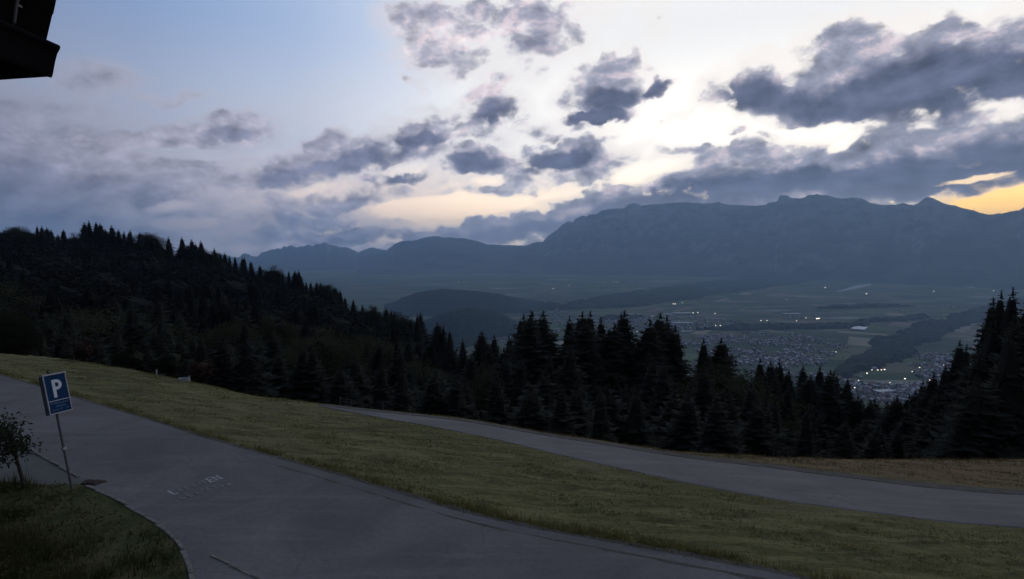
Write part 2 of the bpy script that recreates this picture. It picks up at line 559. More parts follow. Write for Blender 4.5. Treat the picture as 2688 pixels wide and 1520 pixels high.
def terrain(x, y):
    x = np.asarray(x, dtype=float)
    y = np.asarray(y, dtype=float)
    r = np.hypot(x, y) + 1e-6
    az = np.arctan2(x, y)
    azc = np.clip(az, R(-58), R(58))
    zm, d1 = z_meadow(x, y)
    dc = sdist(x, y, CREST)
    rf, tf, rs, ts, hh = ftab(azc)
    rr = np.clip(r, rf, rs)
    zf = HC + rr * canopy_tan(azc, rr) - hh
    beyond = np.maximum(r - rs, 0)
    zf = zf - 0.44 * beyond
    # slope just past the edge of the meadow
    fall = zm - 0.36 * softpos(dc - 0.6, 1.0)
    rc = np.maximum(r - dc, 1.0)
    wgt = smooth(0.0, 1.0, (r - rc) / np.maximum(rf - rc, 5.0)) * (dc > 0)
    z = fall * (1 - wgt) + zf * wgt
    side = smooth(R(62), R(80), np.abs(az))
    zb = -0.02 * np.maximum(r - 60, 0) - 0.4 * np.maximum(r - 500, 0)
    z = z * (1 - side) + zb * side
    return np.maximum(z, VALLEY - 6), d1, dc


def zat(x, y):
    return float(terrain(np.array([x]), np.array([y]))[0][0])


def hit(px, py):
    d = ray(px, py)
    k = np.linspace(2, 140, 7000)
    X, Y, Z = d.x * k, d.y * k, HC + d.z * k
    below = Z <= terrain(X, Y)[0]
    i = int(np.argmax(below)) if below.any() else len(k) - 1
    return Vector((X[i], Y[i], zat(X[i], Y[i])))


def vhit(px, py, z=VALLEY):
    x, y = flat_hit(px, py, z)
    return Vector((x, y, z))


# value noise for the ground relief
def vnoise(x, y, seed=0):
    xi, yi = np.floor(x).astype(np.int64), np.floor(y).astype(np.int64)
    fx, fy = x - xi, y - yi
    fx, fy = fx * fx * (3 - 2 * fx), fy * fy * (3 - 2 * fy)

    def h(i, j):
        n = (i * 374761393 + j * 668265263 + seed * 1442695041) & 0x7fffffff
        n = ((n ^ (n >> 13)) * 1274126177) & 0x7fffffff
        return ((n ^ (n >> 16)) & 0xffff) / 65535.0
    a = h(xi, yi) * (1 - fx) + h(xi + 1, yi) * fx
    b = h(xi, yi + 1) * (1 - fx) + h(xi + 1, yi + 1) * fx
    return a * (1 - fy) + b * fy


def fbm(x, y, o=4, seed=0):
    s, a, tot = 0, 1.0, 0
    for k in range(o):
        s = s + a * vnoise(x, y, seed + k)
        tot += a
        a *= 0.5
        x, y = x * 2.03 + 11.3, y * 2.03 + 5.7
    return s / tot


# second road: edges in the picture, laid on the slope
R2_UP = [(790, 1013), (830, 1018), (900, 1027), (1000, 1036), (1085, 1046), (1200, 1060), (1300, 1079), (1400, 1096), (1500, 1111), (1600, 1128), (1700, 1145),
         (1800, 1157), (1900, 1170), (2000, 1182), (2100, 1195), (2200, 1207), (2300, 1220), (2400, 1232), (2575, 1243), (2800, 1256), (3300, 1270)]
R2_LO = [(790, 1016), (830, 1024), (900, 1038), (1000, 1056), (1085, 1071), (1200, 1093), (1300, 1115), (1400, 1140), (1500, 1163), (1600, 1184), (1700, 1207),
         (1800, 1227), (1900, 1246), (2000, 1262), (2100, 1275), (2200, 1287), (2300, 1301), (2400, 1312), (2575, 1326), (2800, 1340), (3300, 1365)]
def mhit(px, py):
    x, y = hit_fn(lambda a, b: z_meadow(a, b)[0], px, py)
    return Vector((x, y, zat(x, y)))


r2u = [mhit(*p) for p in R2_UP]
r2l = [mhit(*p) for p in R2_LO]


def resample(pts, step):
    P = np.array([(p[0], p[1]) for p in pts])
    s = np.concatenate([[0], np.cumsum(np.hypot(*np.diff(P, axis=0).T))])
    n = max(2, int(s[-1] / step))
    q = np.linspace(0, s[-1], n)
    # smooth the joints a little
    X, Y = np.interp(q, s, P[:, 0]), np.interp(q, s, P[:, 1])
    k = max(1, int(1.2 / step))
    ker = np.ones(2 * k + 1) / (2 * k + 1)
    Xs, Ys = np.convolve(np.pad(X, k, 'edge'), ker, 'valid'), np.convolve(np.pad(Y, k, 'edge'), ker, 'valid')
    return np.stack([Xs, Ys], 1)


def ribbon(name, A, B, m, dz, across=6, n=260, wob=0.0, seed=3):
    A = resample(A, 0.05)
    B = resample(B, 0.05)
    ia = np.linspace(0, len(A) - 1, n).astype(int)
    ib = np.linspace(0, len(B) - 1, n).astype(int)
    A, B = A[ia], B[ib]
    if wob:
        D = B - A
        D = D / (np.linalg.norm(D, axis=1)[:, None] + 1e-9)
        k = np.arange(n)
        A = A - D * (fbm(k * 0.33, k * 0 + 1.5, 3, seed) * wob * 0.6)[:, None]
        B = B + D * (fbm(k * 0.33, k * 0 + 7.5, 3, seed + 5) * wob * 0.6)[:, None]
    V = []
    fr = [-0.03] + [j / across for j in range(across + 1)] + [1.03]
    for f in fr:
        V.append(A * (1 - f) + B * f)
    across = len(fr) - 1
    V = np.stack(V, 1).reshape(-1, 2)
    dzz = np.full(across + 1, dz)
    dzz[0] = dzz[-1] = -0.03
    z = terrain(V[:, 0], V[:, 1])[0] + np.tile(dzz, n)
    Vv = np.column_stack([V, z])
    F = []
    for i in range(n - 1):
        for j in range(across):
            a = i * (across + 1) + j
            F.append((a, a + across + 1, a + across + 2, a + 1))
    me = mesh(name, Vv, F, [m], smooth=False)
    return me


# ------------------------------------------------------------------ materials of the setting
def m_ground():
    m, t, b = mat('meadow_and_soil', 0.95, 0.1)
    P = geo_pos(t)
    st = t.mapping(P, (0, 0, 0), (0, 0, R(20)), (0.55, 2.6, 1.0))
    n1 = t.noise(st, 0.8, 6, 0.62, 0.3)
    n2 = t.noise(P, 7.0, 5, 0.6)
    n3 = t.noise(P, 0.16, 3, 0.5)
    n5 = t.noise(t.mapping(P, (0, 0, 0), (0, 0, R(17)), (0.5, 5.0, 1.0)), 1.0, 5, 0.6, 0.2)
    c = t.ramp(n1, [(0.28, (0.050, 0.047, 0.019)), (0.45, (0.092, 0.086, 0.033)), (0.58, (0.125, 0.115, 0.046)), (0.75, (0.185, 0.162, 0.078))])
    c = t.mix(t.ss(n2, 0.40, 0.75, 0.0, 0.5), c, (0.055, 0.056, 0.024))
    c = t.mix(t.ss(n3, 0.45, 0.65, 0.0, 0.35), c, (0.14, 0.118, 0.062))
    c = t.mix(t.ss(n5, 0.52, 0.66, 0.0, 0.55), c, (0.040, 0.040, 0.016))  # dark mown streaks, with the shade of shallow dips painted into the colour
    c = t.mix(t.ss(n5, 0.44, 0.30, 0.0, 0.5), c, (0.17, 0.155, 0.07))
    field = attr(t, 'dry')
    c = t.mix(t.math('MULTIPLY', field, t.ss(n1, 0.3, 0.6, 0.45, 1.0)), c, (0.125, 0.088, 0.045))
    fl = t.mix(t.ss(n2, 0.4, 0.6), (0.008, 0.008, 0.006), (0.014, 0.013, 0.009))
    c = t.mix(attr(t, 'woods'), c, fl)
    t.put(b.inputs['Base Color'], c)
    bump(t, b, t.math('ADD', t.math('MULTIPLY', n1, 1.0), t.math('MULTIPLY', n2, 0.5)), 0.09, 0.9)
    return m


def m_asphalt(name, lo, hi):
    m, t, b = mat(name, 0.95, 0.08)
    P = geo_pos(t)
    n1 = t.noise(P, 0.35, 5, 0.6, 0.6)
    n2 = t.noise(P, 60.0, 3, 0.7)
    n3 = t.noise(t.mapping(P, rot=(0, 0, R(25)), scale=(0.25, 2.4, 1)), 1.0, 4, 0.6)
    c = t.mix(t.ss(n1, 0.3, 0.7), lo, hi)
    c = t.mix(t.ss(n2, 0.3, 0.75, 0.0, 0.45), c, tuple(v * 0.55 for v in lo))
    c = t.mix(t.ss(n3, 0.5, 0.7, 0.0, 0.22), c, tuple(v * 1.35 for v in hi))
    n4 = t.noise(P, 9.0, 4, 0.75)
    c = t.mix(t.ss(n4, 0.35, 0.7, 0.0, 0.28), c, tuple(v * 0.62 for v in lo))
    # a few tar-filled cracks
    vd = t.node('ShaderNodeTexVoronoi', feature='DISTANCE_TO_EDGE')
    t.put(vd.inputs['Vector'], t.vmath('ADD', P, t.vmath('SCALE', t.noise(P, 1.2, 3, color=True), scale=0.9)))
    vd.inputs['Scale'].default_value = 0.16
    cr = t.math('MULTIPLY', t.ss(vd.outputs['Distance'], 0.006, 0.0), t.ss(n1, 0.45, 0.6))
    c = t.mix(t.math('MULTIPLY', cr, 0.22), c, (0.02, 0.02, 0.022))
    t.put(b.inputs['Base Color'], c)
    bump(t, b, n2, 0.004, 0.6)
    return m


def m_gravel():
    m, t, b = mat('gritty_verge', 0.95, 0.1)
    P = geo_pos(t)
    n1 = t.noise(P, 2.2, 5, 0.65)
    n2 = t.noise(P, 26.0, 4, 0.7)
    c = t.ramp(n1, [(0.3, (0.062, 0.057, 0.042)), (0.5, (0.094, 0.086, 0.078)), (0.7, (0.125, 0.115, 0.105))])
    c = t.mix(t.ss(n2, 0.35, 0.7, 0.0, 0.6), c, (0.03, 0.028, 0.024))
    t.put(b.inputs['Base Color'], c)
    bump(t, b, n2, 0.02, 1.0)
    return m


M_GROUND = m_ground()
M_ASPH = m_asphalt('asphalt', (0.114, 0.107, 0.105), (0.172, 0.161, 0.158))
M_ASPH2 = m_asphalt('worn_asphalt', (0.130, 0.118, 0.115), (0.180, 0.164, 0.160))
M_PATH = m_asphalt('dusty_path', (0.095, 0.092, 0.09), (0.125, 0.12, 0.112))
M_GRAVEL = m_gravel()


# ------------------------------------------------------------------ ground sheet
def ground():
    fine = np.radians(np.linspace(-50, 50, 361))
    co_ = np.radians(np.concatenate([np.linspace(-180, -52, 33)]))
    az = np.concatenate([co_, fine, -co_[::-1][:-1] if False else -co_[::-1]])
    az = az[:-1]
    rad = np.concatenate([[0.8, 2, 3.5, 5], np.geomspace(6, 40, 150), np.geomspace(41, 140, 60), np.geomspace(146, 2400, 46)])
    A, Rr = np.meshgrid(az, rad, indexing='ij')
    X, Y = Rr * np.sin(A), Rr * np.cos(A)
    z, d1, dc = terrain(X.ravel(), Y.ravel())
    z = z.reshape(X.shape)
    d1 = d1.reshape(X.shape)
    dc = dc.reshape(X.shape)
    # unevenness of the mown grass: long low swells along the slope
    c, s = math.cos(R(20)), math.sin(R(20))
    U, V = X * c - Y * s, X * s + Y * c
    lump = (fbm(U * 0.9, V * 3.4, 4, 2) - 0.5) * 0.22 + (fbm(X * 0.3, Y * 0.3, 3, 9) - 0.5) * 0.3
    amp = smooth(0.6, 2.0, d1)
    r2d = np.minimum(np.abs(sdist(X.ravel(), Y.ravel(), [(p.x, p.y) for p in r2u])), np.abs(sdist(X.ravel(), Y.ravel(), [(p.x, p.y) for p in r2l]))).reshape(X.shape)
    su = sdist(X.ravel(), Y.ravel(), [(p.x, p.y) for p in r2u]).reshape(X.shape)
    sl = sdist(X.ravel(), Y.ravel(), [(p.x, p.y) for p in r2l]).reshape(X.shape)
    onroad = (su < 0) & (sl > 0)
    amp = amp * np.where(onroad, 0, smooth(0.35, 1.5, r2d)) * np.where(dc > -0.4, 0.5, 1.0)
    z = z + lump * amp
    # wooded floor is rougher
    z = z + np.where(dc > 4, (fbm(X * 0.12, Y * 0.12, 4, 21) - 0.5) * 2.5, 0)
    na, nr = X.shape
    V3 = np.column_stack([X.ravel(), Y.ravel(), z.ravel()])
    V3 = np.vstack([V3, [[0, 0, 0]]])
    F = []
    for i in range(na):
        i2 = (i + 1) % na
        b0, b1 = i * nr, i2 * nr
        F.append((len(V3) - 1, b1, b0))
        for j in range(nr - 1):
            F.append((b0 + j, b1 + j, b1 + j + 1, b0 + j + 1))
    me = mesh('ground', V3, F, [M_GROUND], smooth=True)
    dry = (smooth(0.2, 1.4, su) * smooth(-6, 8, X) * (d1 > 0)).ravel()
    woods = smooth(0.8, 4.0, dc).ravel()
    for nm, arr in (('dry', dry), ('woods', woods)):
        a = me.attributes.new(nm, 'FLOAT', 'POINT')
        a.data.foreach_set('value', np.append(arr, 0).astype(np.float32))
    o = obj('ground', me)
    tag(o, 'sloping mown meadow falling away from the road to the dark forest', 'meadow', kind='structure')


ground()

# roads -----------------------------------------------------------------
KERB1_PX = [(-420, 872), (-200, 982), (0, 1088), (45, 1113), (90, 1139), (130, 1162), (175, 1188), (214, 1209)]
KERB2_PX = [(196, 1219), (225, 1225), (262, 1238), (300, 1262), (345, 1290), (385, 1312), (420, 1333), (448, 1356), (466, 1385), (477, 1420), (484, 1456), (492, 1520), (500, 1620)]
KERB3_PX = [(508, 1384), (540, 1400), (580, 1420), (620, 1440), (660, 1458), (760, 1506)]
k1 = [flat_hit(*p, 0.08) for p in KERB1_PX]
k2 = [flat_hit(*p, 0.08) for p in KERB2_PX]
k3 = [flat_hit(*p, 0.04) for p in KERB3_PX]
up = [Vector((x, y)) for x, y in EDGE1]
outer = []
for i_, p in enumerate(EDGE1):                 # the asphalt runs a hand's breadth under the verge
    a_, b_ = EDGE1[max(i_ - 1, 0)], EDGE1[min(i_ + 1, len(EDGE1) - 1)]
    l_ = math.hypot(b_[0] - a_[0], b_[1] - a_[1])
    outer.append((p[0] - (b_[1] - a_[1]) / l_ * 0.2, p[1] + (b_[0] - a_[0]) / l_ * 0.2))
road_poly = outer + [(60, -14), (-4.2, -14), (-4.4, 0.0)] + k2[::-1] + k1[::-1]
# asphalt as one flat sheet
bm = bmesh.new()
vs = [bm.verts.new((x, y, 0.03)) for x, y in road_poly]
f = bm.faces.new(vs)
bmesh.ops.triangulate(bm, faces=[f])
me = bpy.data.meshes.new('road')
bm.to_mesh(me)
bm.free()
me.materials.append(M_ASPH)
if me.polygons[0].normal.z < 0:
    me.flip_normals()
tag(obj('road', me), 'grey asphalt road running from left to bottom right below the camera', 'road', kind='structure')

A = [Vector((x, y, 0)) for x, y in EDGE1[1:18]]
nrm = []
B = []
for i, p in enumerate(A):
    d = (A[min(i + 1, len(A) - 1)] - A[max(i - 1, 0)]).normalized()
    B.append(p + Vector((-d.y, d.x, 0)) * 0.26)
A2 = [p + (q - p).normalized() * -0.03 for p, q in zip(A, B)]
tag(obj('verge', ribbon('verge', A2, B, M_GRAVEL, 0.046, 4, 420, 0.34, 11)), 'gritty dark strip between the near road and the meadow', 'verge', kind='structure')
tag(obj('lower_road', ribbon('lower_road', r2u, r2l, M_ASPH2, 0.022, 8, 360, 0.10, 31)), 'narrow pale asphalt road crossing the meadow below', 'road', kind='structure')
B = []
for i, p in enumerate(r2u):
    d = (r2u[min(i + 1, len(r2u) - 1)] - r2u[max(i - 1, 0)])
    d.z = 0
    d.normalize()
    B.append(p + Vector((-d.y, d.x, 0)) * 0.45)
tag(obj('verge', ribbon('verge', B, [p + (q - p) * -0.12 for p, q in zip(r2u, B)], M_GRAVEL, 0.034, 4, 360, 0.3, 17)), 'dark gravel strip along the far edge of the lower road', 'verge', kind='structure')

# pavement / path left of the kerb, and the grass bank --------------------------
path_poly = k1 + [flat_hit(190, 1226, 0.08), flat_hit(120, 1240, 0.08), flat_hit(0, 1235, 0.08), flat_hit(-250, 1190, 0.08), flat_hit(-700, 1010, 0.08)]


def flat_sheet(name, poly, z, m):
    bm = bmesh.new()
    f = bm.faces.new([bm.verts.new((x, y, z)) for x, y in poly])
    bmesh.ops.triangulate(bm, faces=[f])
    bmesh.ops.recalc_face_normals(bm, faces=bm.faces)
    me = bpy.data.meshes.new(name)
    bm.to_mesh(me)
    bm.free()
    me.materials.append(m)
    if me.polygons[0].normal.z < 0:
        me.flip_normals()
    return me


tag(obj('path', flat_sheet('path', path_poly, 0.085, M_PATH)), 'dusty grey path behind the kerb at the left', 'path', kind='structure')

bank_line = k2
bank_poly = bank_line + [(-4.4, 0.5), (-14, -2), (-22, 4)] + [flat_hit(-250, 1215, 0.08), flat_hit(0, 1212, 0.08), flat_hit(100, 1220, 0.08)]


def m_bank():
    m, t, b = mat('rough_bank_soil', 0.95, 0.1)
    P = geo_pos(t)
    n1 = t.noise(P, 1.6, 5, 0.6)
    c = t.ramp(n1, [(0.3, (0.022, 0.026, 0.010)), (0.5, (0.046, 0.05, 0.018)), (0.7, (0.075, 0.062, 0.03))])
    t.put(b.inputs['Base Color'], c)
    bump(t, b, n1, 0.1)
    return m


tag(obj('grass_bank', flat_sheet('grass_bank', bank_poly, 0.10, m_bank())), 'rough grassy bank below the sign at the lower left', 'bank', kind='structure')

# kerb stones -------------------------------------------------------------
M_STONE = plain('kerb_granite', (0.135, 0.125, 0.112), 0.9, 0.2, 0.35, 9.0)


def kerb(name, pts, label, width, height, z0, length=0.62):
    root = tag(obj(name, None), label, 'kerb', kind='structure')
    P = resample([Vector((x, y, 0)) for x, y in pts], 0.02)
    s = np.concatenate([[0], np.cumsum(np.hypot(*np.diff(P, axis=0).T))])
    vs = []
    for v in range(3):
        m = MB()
        L, w, h = length - 0.03, width, height
        bev = 0.015
        # bevelled stone: bottom ring, shoulder ring, top ring
        rings = [(L / 2, w / 2, 0), (L / 2, w / 2, h - bev), (L / 2 - bev, w / 2 - bev, h)]
        r_ = random.Random(v)
        n = 0
        for (a, b_, z) in rings:
            for sx, sy in ((-1, -1), (1, -1), (1, 1), (-1, 1)):
                m.v.append((sx * a + r_.uniform(-.008, .008), sy * b_ + r_.uniform(-.008, .008), z + r_.uniform(-.006, .006)))
        for k in range(2):
            for j in range(4):
                m.f.append([k * 4 + j, k * 4 + (j + 1) % 4, k * 4 + 4 + (j + 1) % 4, k * 4 + 4 + j])
                m.m.append(0)
        m.f.append([8, 9, 10, 11])
        m.m.append(0)
        vs.append(m.mesh('kerb_stone', M_STONE))
    q = length / 2
    i = 0
    while q < s[-1]:
        x, y = np.interp(q, s, P[:, 0]), np.interp(q, s, P[:, 1])
        x2, y2 = np.interp(min(q + 0.1, s[-1]), s, P[:, 0]), np.interp(min(q + 0.1, s[-1]), s, P[:, 1])
        x1, y1 = np.interp(q - 0.1, s, P[:, 0]), np.interp(q - 0.1, s, P[:, 1])
        o = obj('kerb_stone', vs[i % 3], root, (x, y, z0 + random.uniform(-.008, .008)))
        o.rotation_euler = (random.uniform(-.02, .02), random.uniform(-.02, .02), math.atan2(y2 - y1, x2 - x1) + random.uniform(-.02, .02))
        q += length
        i += 1
    return root


kerb('kerb', k1, 'straight row of kerb stones between the near road and the path', 0.08, 0.12, 0.0)
kerb('kerb', k2, 'curved row of pale kerb stones round the grassy bank', 0.085, 0.13, 0.0, 0.5)
kerb('kerb', k3, 'short flush row of edging stones on the asphalt near the bank', 0.065, 0.05, 0.0)

# clump of dark soil washed against the kerb end
m = MB()
c0 = flat_hit(228, 1214, 0.04)
for i in range(26):
    a = random.random() * 6.28
    rr = random.random() ** 0.5
    x, y = c0[0] + math.cos(a) * rr * 0.30, c0[1] + math.sin(a) * rr * 0.16
    h = 0.05 * (1 - rr) + 0.015
    s_ = random.uniform(0.05, 0.1)
    m.tube([(x, y, 0.03), (x, y, 0.03 + h), (x + .01, y, 0.03 + h * 1.3)], [s_, s_ * .8, s_ * .2], 6)
tag(obj('soil_patch', m.mesh('soil_patch', plain('dark_soil', (0.045, 0.03, 0.026), 0.95))), 'brown patch of washed-out soil at the end of the straight kerb', 'soil')

# worn road lettering ------------------------------------------------------
def m_paint():
    m, t, b = mat('worn_road_paint', 0.8, 0.2)
    P = geo_pos(t)
    n = t.noise(P, 5.0, 6, 0.7)
    n2 = t.noise(P, 0.8, 3, 0.6)
    f = t.ss(t.math('ADD', n, t.math('MULTIPLY', attr(t, 'wear'), -0.28)), 0.36, 0.52)
    t.put(b.inputs['Base Color'], t.mix(f, (0.135, 0.126, 0.126), (0.29, 0.28, 0.285)))
    return m


def letters():
    m_ = m_paint()
    p0 = Vector((*flat_hit(436, 1244, 0.03), 0.036))
    p1 = Vector((*flat_hit(562, 1203, 0.03), 0.036))
    base = (p1 - p0)
    Lb = base.length
    ux = base.normalized()
    uy = Vector((-ux.y, ux.x, 0))
    strokes = []          # (x0,y0,x1,y1,wear) in baseline lengths and metres
    Hh = 0.31

    def glyph(ch, x, w, y0, wear, h=Hh):
        G = {'L': [(0, 0, 0, 1), (0, 0, 1, 0)], 'I': [(.5, 0, .5, 1)], 'E': [(0, 0, 0, 1), (0, 0, 1, 0), (0, .5, .8, .5), (0, 1, 1, 1)],
             'N': [(0, 0, 0, 1), (0, 1, 1, 0), (1, 0, 1, 1)]}[ch]
        for (a, b_, c, d) in G:
            strokes.append((x + a * w, y0 + b_ * h, x + c * w, y0 + d * h, wear))
    S = Lb / 8.0
    glyph('L', 0.05 * S, 0.55 * S, 0, 0.0)
    glyph('I', 5.0 * S, 0.5 * S, 0, 0.15)
    glyph('E', 5.95 * S, 0.6 * S, 0, 0.05)
    glyph('N', 7.0 * S, 0.75 * S, 0, 0.0)
    r_ = random.Random(4)
    for k in (1, 2, 3, 4):          # rubbed away beyond reading
        for _ in range(3):
            x = (k + r_.uniform(0.1, 0.6)) * S
            y = r_.uniform(0.0, 0.2)
            strokes.append((x, y, x + r_.uniform(-.05, .3) * S, y + r_.uniform(.05, .16), 0.74))
    for k in range(8):
        for _ in range(2):
            x = (k + r_.uniform(0.1, 0.6)) * S
            y = -0.52 + r_.uniform(0.0, 0.2)
            strokes.append((x, y, x + r_.uniform(-.05, .35) * S, y + r_.uniform(.05, .16), 0.76 if k < 6 else 0.35))
    V, F, Wv = [], [], []
    lw = 0.026
    for (x0, y0, x1, y1, wear) in strokes:
        a = p0 + ux * x0 + uy * y0
        b_ = p0 + ux * x1 + uy * y1
        d = (b_ - a).normalized()
        nn = Vector((-d.y, d.x, 0)) * lw
        a = a - d * lw * .8
        b_ = b_ + d * lw * .8
        n = len(V)
        dz = Vector((0, 0, 0.0006 * (n // 4 % 7)))
        V += [a - nn + dz, b_ - nn + dz, b_ + nn + dz, a + nn + dz]
        F.append((n, n + 1, n + 2, n + 3))
        Wv += [wear] * 4
    me = mesh('road_lettering', [tuple(v) for v in V], F, [m_])
    at = me.attributes.new('wear', 'FLOAT', 'POINT')
    at.data.foreach_set('value', np.array(Wv, dtype=np.float32))
    tag(obj('road_lettering', me), 'worn white lettering painted across the near road', 'road marking')


letters()


# ------------------------------------------------------------------ parking sign
def parking_sign():
    base = Vector((*flat_hit(188, 1238, 0.1), 0.1))
    depth = base.y * CP - (base.z - HC) * SP          # distance along the camera axis

    def at(px, py, k=1.0):
        return Vector((0, 0, HC)) + ray(px, py) * depth * k
    top = at(127, 938)
    axis = (top - base).normalized()
    tocam = Vector((0, 0, HC)) - (base + top) / 2
    tocam.z = 0
    n = Matrix.Rotation(R(40), 3, 'Z') @ tocam.normalized()
    n = (n - axis * n.dot(axis)).normalized()
    right = axis.cross(n).normalized()
    M = Matrix((right, axis, n)).transposed().to_4x4()
    M.translation = base
    root = thing('parking_sign', 'blue parking sign with white P leaning on a thin grey pole at the grassy bank', 'sign')
    root.matrix_world = M
    L = (top - base).length
    m_frame = plain('sign_frame_grey', (0.30, 0.30, 0.31), 0.8, 0.1, 0.12)
    m_blue = plain('sign_blue', (0.008, 0.032, 0.082), 0.8, 0.06, 0.08)
    m_white = plain('sign_white', (0.48, 0.50, 0.53), 0.8, 0.1, 0.06)
    m_side = plain('sign_side_metal', (0.07, 0.08, 0.095), 0.8, 0.1, 0.15)
    m_pole = plain('pole_galvanised', (0.075, 0.073, 0.075), 0.7, 0.2, 0.25, 20)
    h = L * 0.325
    w = h * 0.58
    y0 = L - h - 0.03
    yc = y0 + h / 2
    b = MB()
    b.tube([(0, -0.15, -0.06), (0, L * 0.5, -0.06), (0, L + 0.025, -0.06)], 0.026, 10)
    obj('pole', b.mesh('pole', m_pole, smooth=False), root)
    b = MB()
    b.tube([(0, L + 0.02, -0.06), (0, L + 0.06, -0.06)], [0.036, 0.03], 10)
    obj('pole_cap', b.mesh('pole_cap', m_pole), root)
    b = MB()
    b.box((0.0, L * 0.37, -0.06), (0.075, 0.055, 0.075))
    obj('clamp', b.mesh('clamp', m_frame), root)
    b = MB()
    b.box((0, yc, 0.02), (w, h, 0.10))
    obj('sign_box', b.mesh('sign_box', m_side), root)
    b = MB()
    b.box((0, yc, 0.077), (w - 0.006, h - 0.006, 0.006))
    pan = obj('sign_panel', b.mesh('sign_panel', m_blue), root)
    fr = MB()
    t_ = 0.022
    fr.box((0, y0 + h - t_ / 2 + .004, 0.045), (w + 0.03, t_ + 0.016, 0.12))
    obj('top_rail', fr.mesh('top_rail', m_frame), root)
    fr = MB()
    fr.box((0, y0 + t_ / 2, 0.085), (w, t_, 0.02))
    fr.box((-w / 2 + t_ / 2 - .001, yc, 0.083), (t_, h - 0.003, 0.02))
    fr.box((w / 2 - t_ / 2 + .001, yc, 0.083), (t_, h - 0.003, 0.02))
    obj('frame', fr.mesh('frame', m_frame), root)
    b = MB()
    b.box((0, y0 + h * 0.325, 0.083), (w - 2 * t_, 0.012, 0.006))
    obj('divider', b.mesh('divider', m_white), pan)
    # the letter P: stem and bowl
    b = MB()
    ph, sw = h * 0.45, h * 0.078
    px0, py0 = -w * 0.17, y0 + h * 0.40
    b.box((px0 + sw / 2, py0 + ph / 2, 0.084), (sw, ph, 0.008))
    rin, rout = ph * 0.29 - sw, ph * 0.29
    cy = py0 + ph - rout
    cx = px0 + sw + (w * 0.06)
    N = 14
    out, inn = [], []
    for i in range(N + 1):
        a = math.pi / 2 - math.pi * i / N
        out.append((cx + rout * math.cos(a), cy + rout * math.sin(a)))
        inn.append((cx + rin * math.cos(a), cy + rin * math.sin(a)))
    out = [(px0 + sw, py0 + ph)] + out + [(px0 + sw, cy - rout)]
    inn = [(px0 + sw, cy + rin)] + inn + [(px0 + sw, cy - rin)]
    for i in range(len(out) - 1):
        b.poly([(*out[i], 0.0875), (*inn[i], 0.0875), (*inn[i + 1], 0.0875), (*out[i + 1], 0.0875)])
    obj('letter_p', b.mesh('letter_p', m_white), pan)
    # three lines of small print
    r_ = random.Random(5)
    for row, (yy, a0, a1, hh) in enumerate(((0.245, -.40, .40, .038), (0.165, -.18, .22, .034), (0.085, -.36, .40, .036))):
        b = MB()
        x = a0 * w
        while x < a1 * w:
            cw = r_.uniform(0.012, 0.02)
            ch = h * hh * r_.choice((0.7, 0.7, 1.0))
            if row == 2 and r_.random() < 0.2:
                x += 0.04
                continue
            b.box((x + cw / 2, y0 + h * yy + ch / 2, 0.083), (0.006, ch, 0.005))
            b.box((x + cw / 2, y0 + h * yy + r_.choice((0.0, ch, ch / 2)), 0.0825), (cw, 0.006, 0.005))
            x += cw + 0.006
        tag(obj('text_line', b.mesh('text_line', plain('sign_print', (0.13, 0.18, 0.28), 0.5)), pan), kind='stuff')


parking_sign()


# ------------------------------------------------------------------ roof corner above the camera
def roof_corner():
    D = 1.7

    def P(px, py, d):
        v = ray(px, py) * d
        return Vector((v.x, v.y, v.z + HC))
    root = thing('roof_eave', 'black eave of the house with gutter end at the upper left corner', 'roof')
    dark = plain('eave_dark_wood', (0.006, 0.005, 0.005), 0.95, 0.0, 0.3, 6)
    metal = plain('gutter_dark_metal', (0.006, 0.006, 0.007), 0.9, 0.02, 0.2, 5)

    def extrude(name, px, d0, back, m):
        """outline at distance d0, carried straight back past the camera"""
        pts = [P(x, y, d0) for x, y in px]
        mb = MB()
        n = len(pts)
        A = [p for p in pts]
        Bk = [p + Vector((0, -back, 0)) for p in pts]
        mb.poly(A)
        mb.poly(Bk[::-1])
        for i in range(n):
            j = (i + 1) % n
            mb.poly([A[j], A[i], Bk[i], Bk[j]])
        me = mb.mesh(name, m)
        bm = bmesh.new()
        bm.from_mesh(me)
        bmesh.ops.remove_doubles(bm, verts=bm.verts, dist=1e-5)
        bmesh.ops.recalc_face_normals(bm, faces=bm.faces)
        bm.to_mesh(me)
        bm.free()
        return obj(name, me, root)
    extrude('gutter', [(-400, 216), (0, 201), (121, 193), (125, 195), (130, 195), (133, 188), (139, 155), (144, 136), (150, 125), (150, 116), (145, 115), (142, 119), (110, 120),
                       (-400, 130)], D, 3.2, metal)
    extrude('gutter_bead', [(141, 121), (144, 127), (150, 126), (152, 119), (150, 114), (145, 113)], D * 0.998, 3.2, metal)
    extrude('fascia_board', [(-400, 128), (109, 118), (109, 105), (-400, 108)], D * 0.99, 3.2, dark)
    extrude('roof_edge', [(-400, 106), (116, 104), (124, 70), (132, 36), (134, 36), (144, -12), (180, -150), (-400, -150)], D * 1.0, 3.2, dark)
    cab = MB()
    pts = [(44, -40), (43, 0), (41, 8), (38, 30), (35, 55), (28, 76), (15, 92), (-10, 100), (-60, 104)]
    cab.tube([P(x, y, D * 0.93) for x, y in pts], 0.0045, 8)
    obj('cable', cab.mesh('cable', plain('cable_grey', (0.06, 0.06, 0.06), 0.6)), root)
    br = MB()
    br.box(P(41, 11, D * 0.935), (0.016, 0.02, 0.012))
    obj('cable_clip', br.mesh('cable_clip', plain('clip_grey', (0.09, 0.09, 0.09), 0.6)), root)


roof_corner()


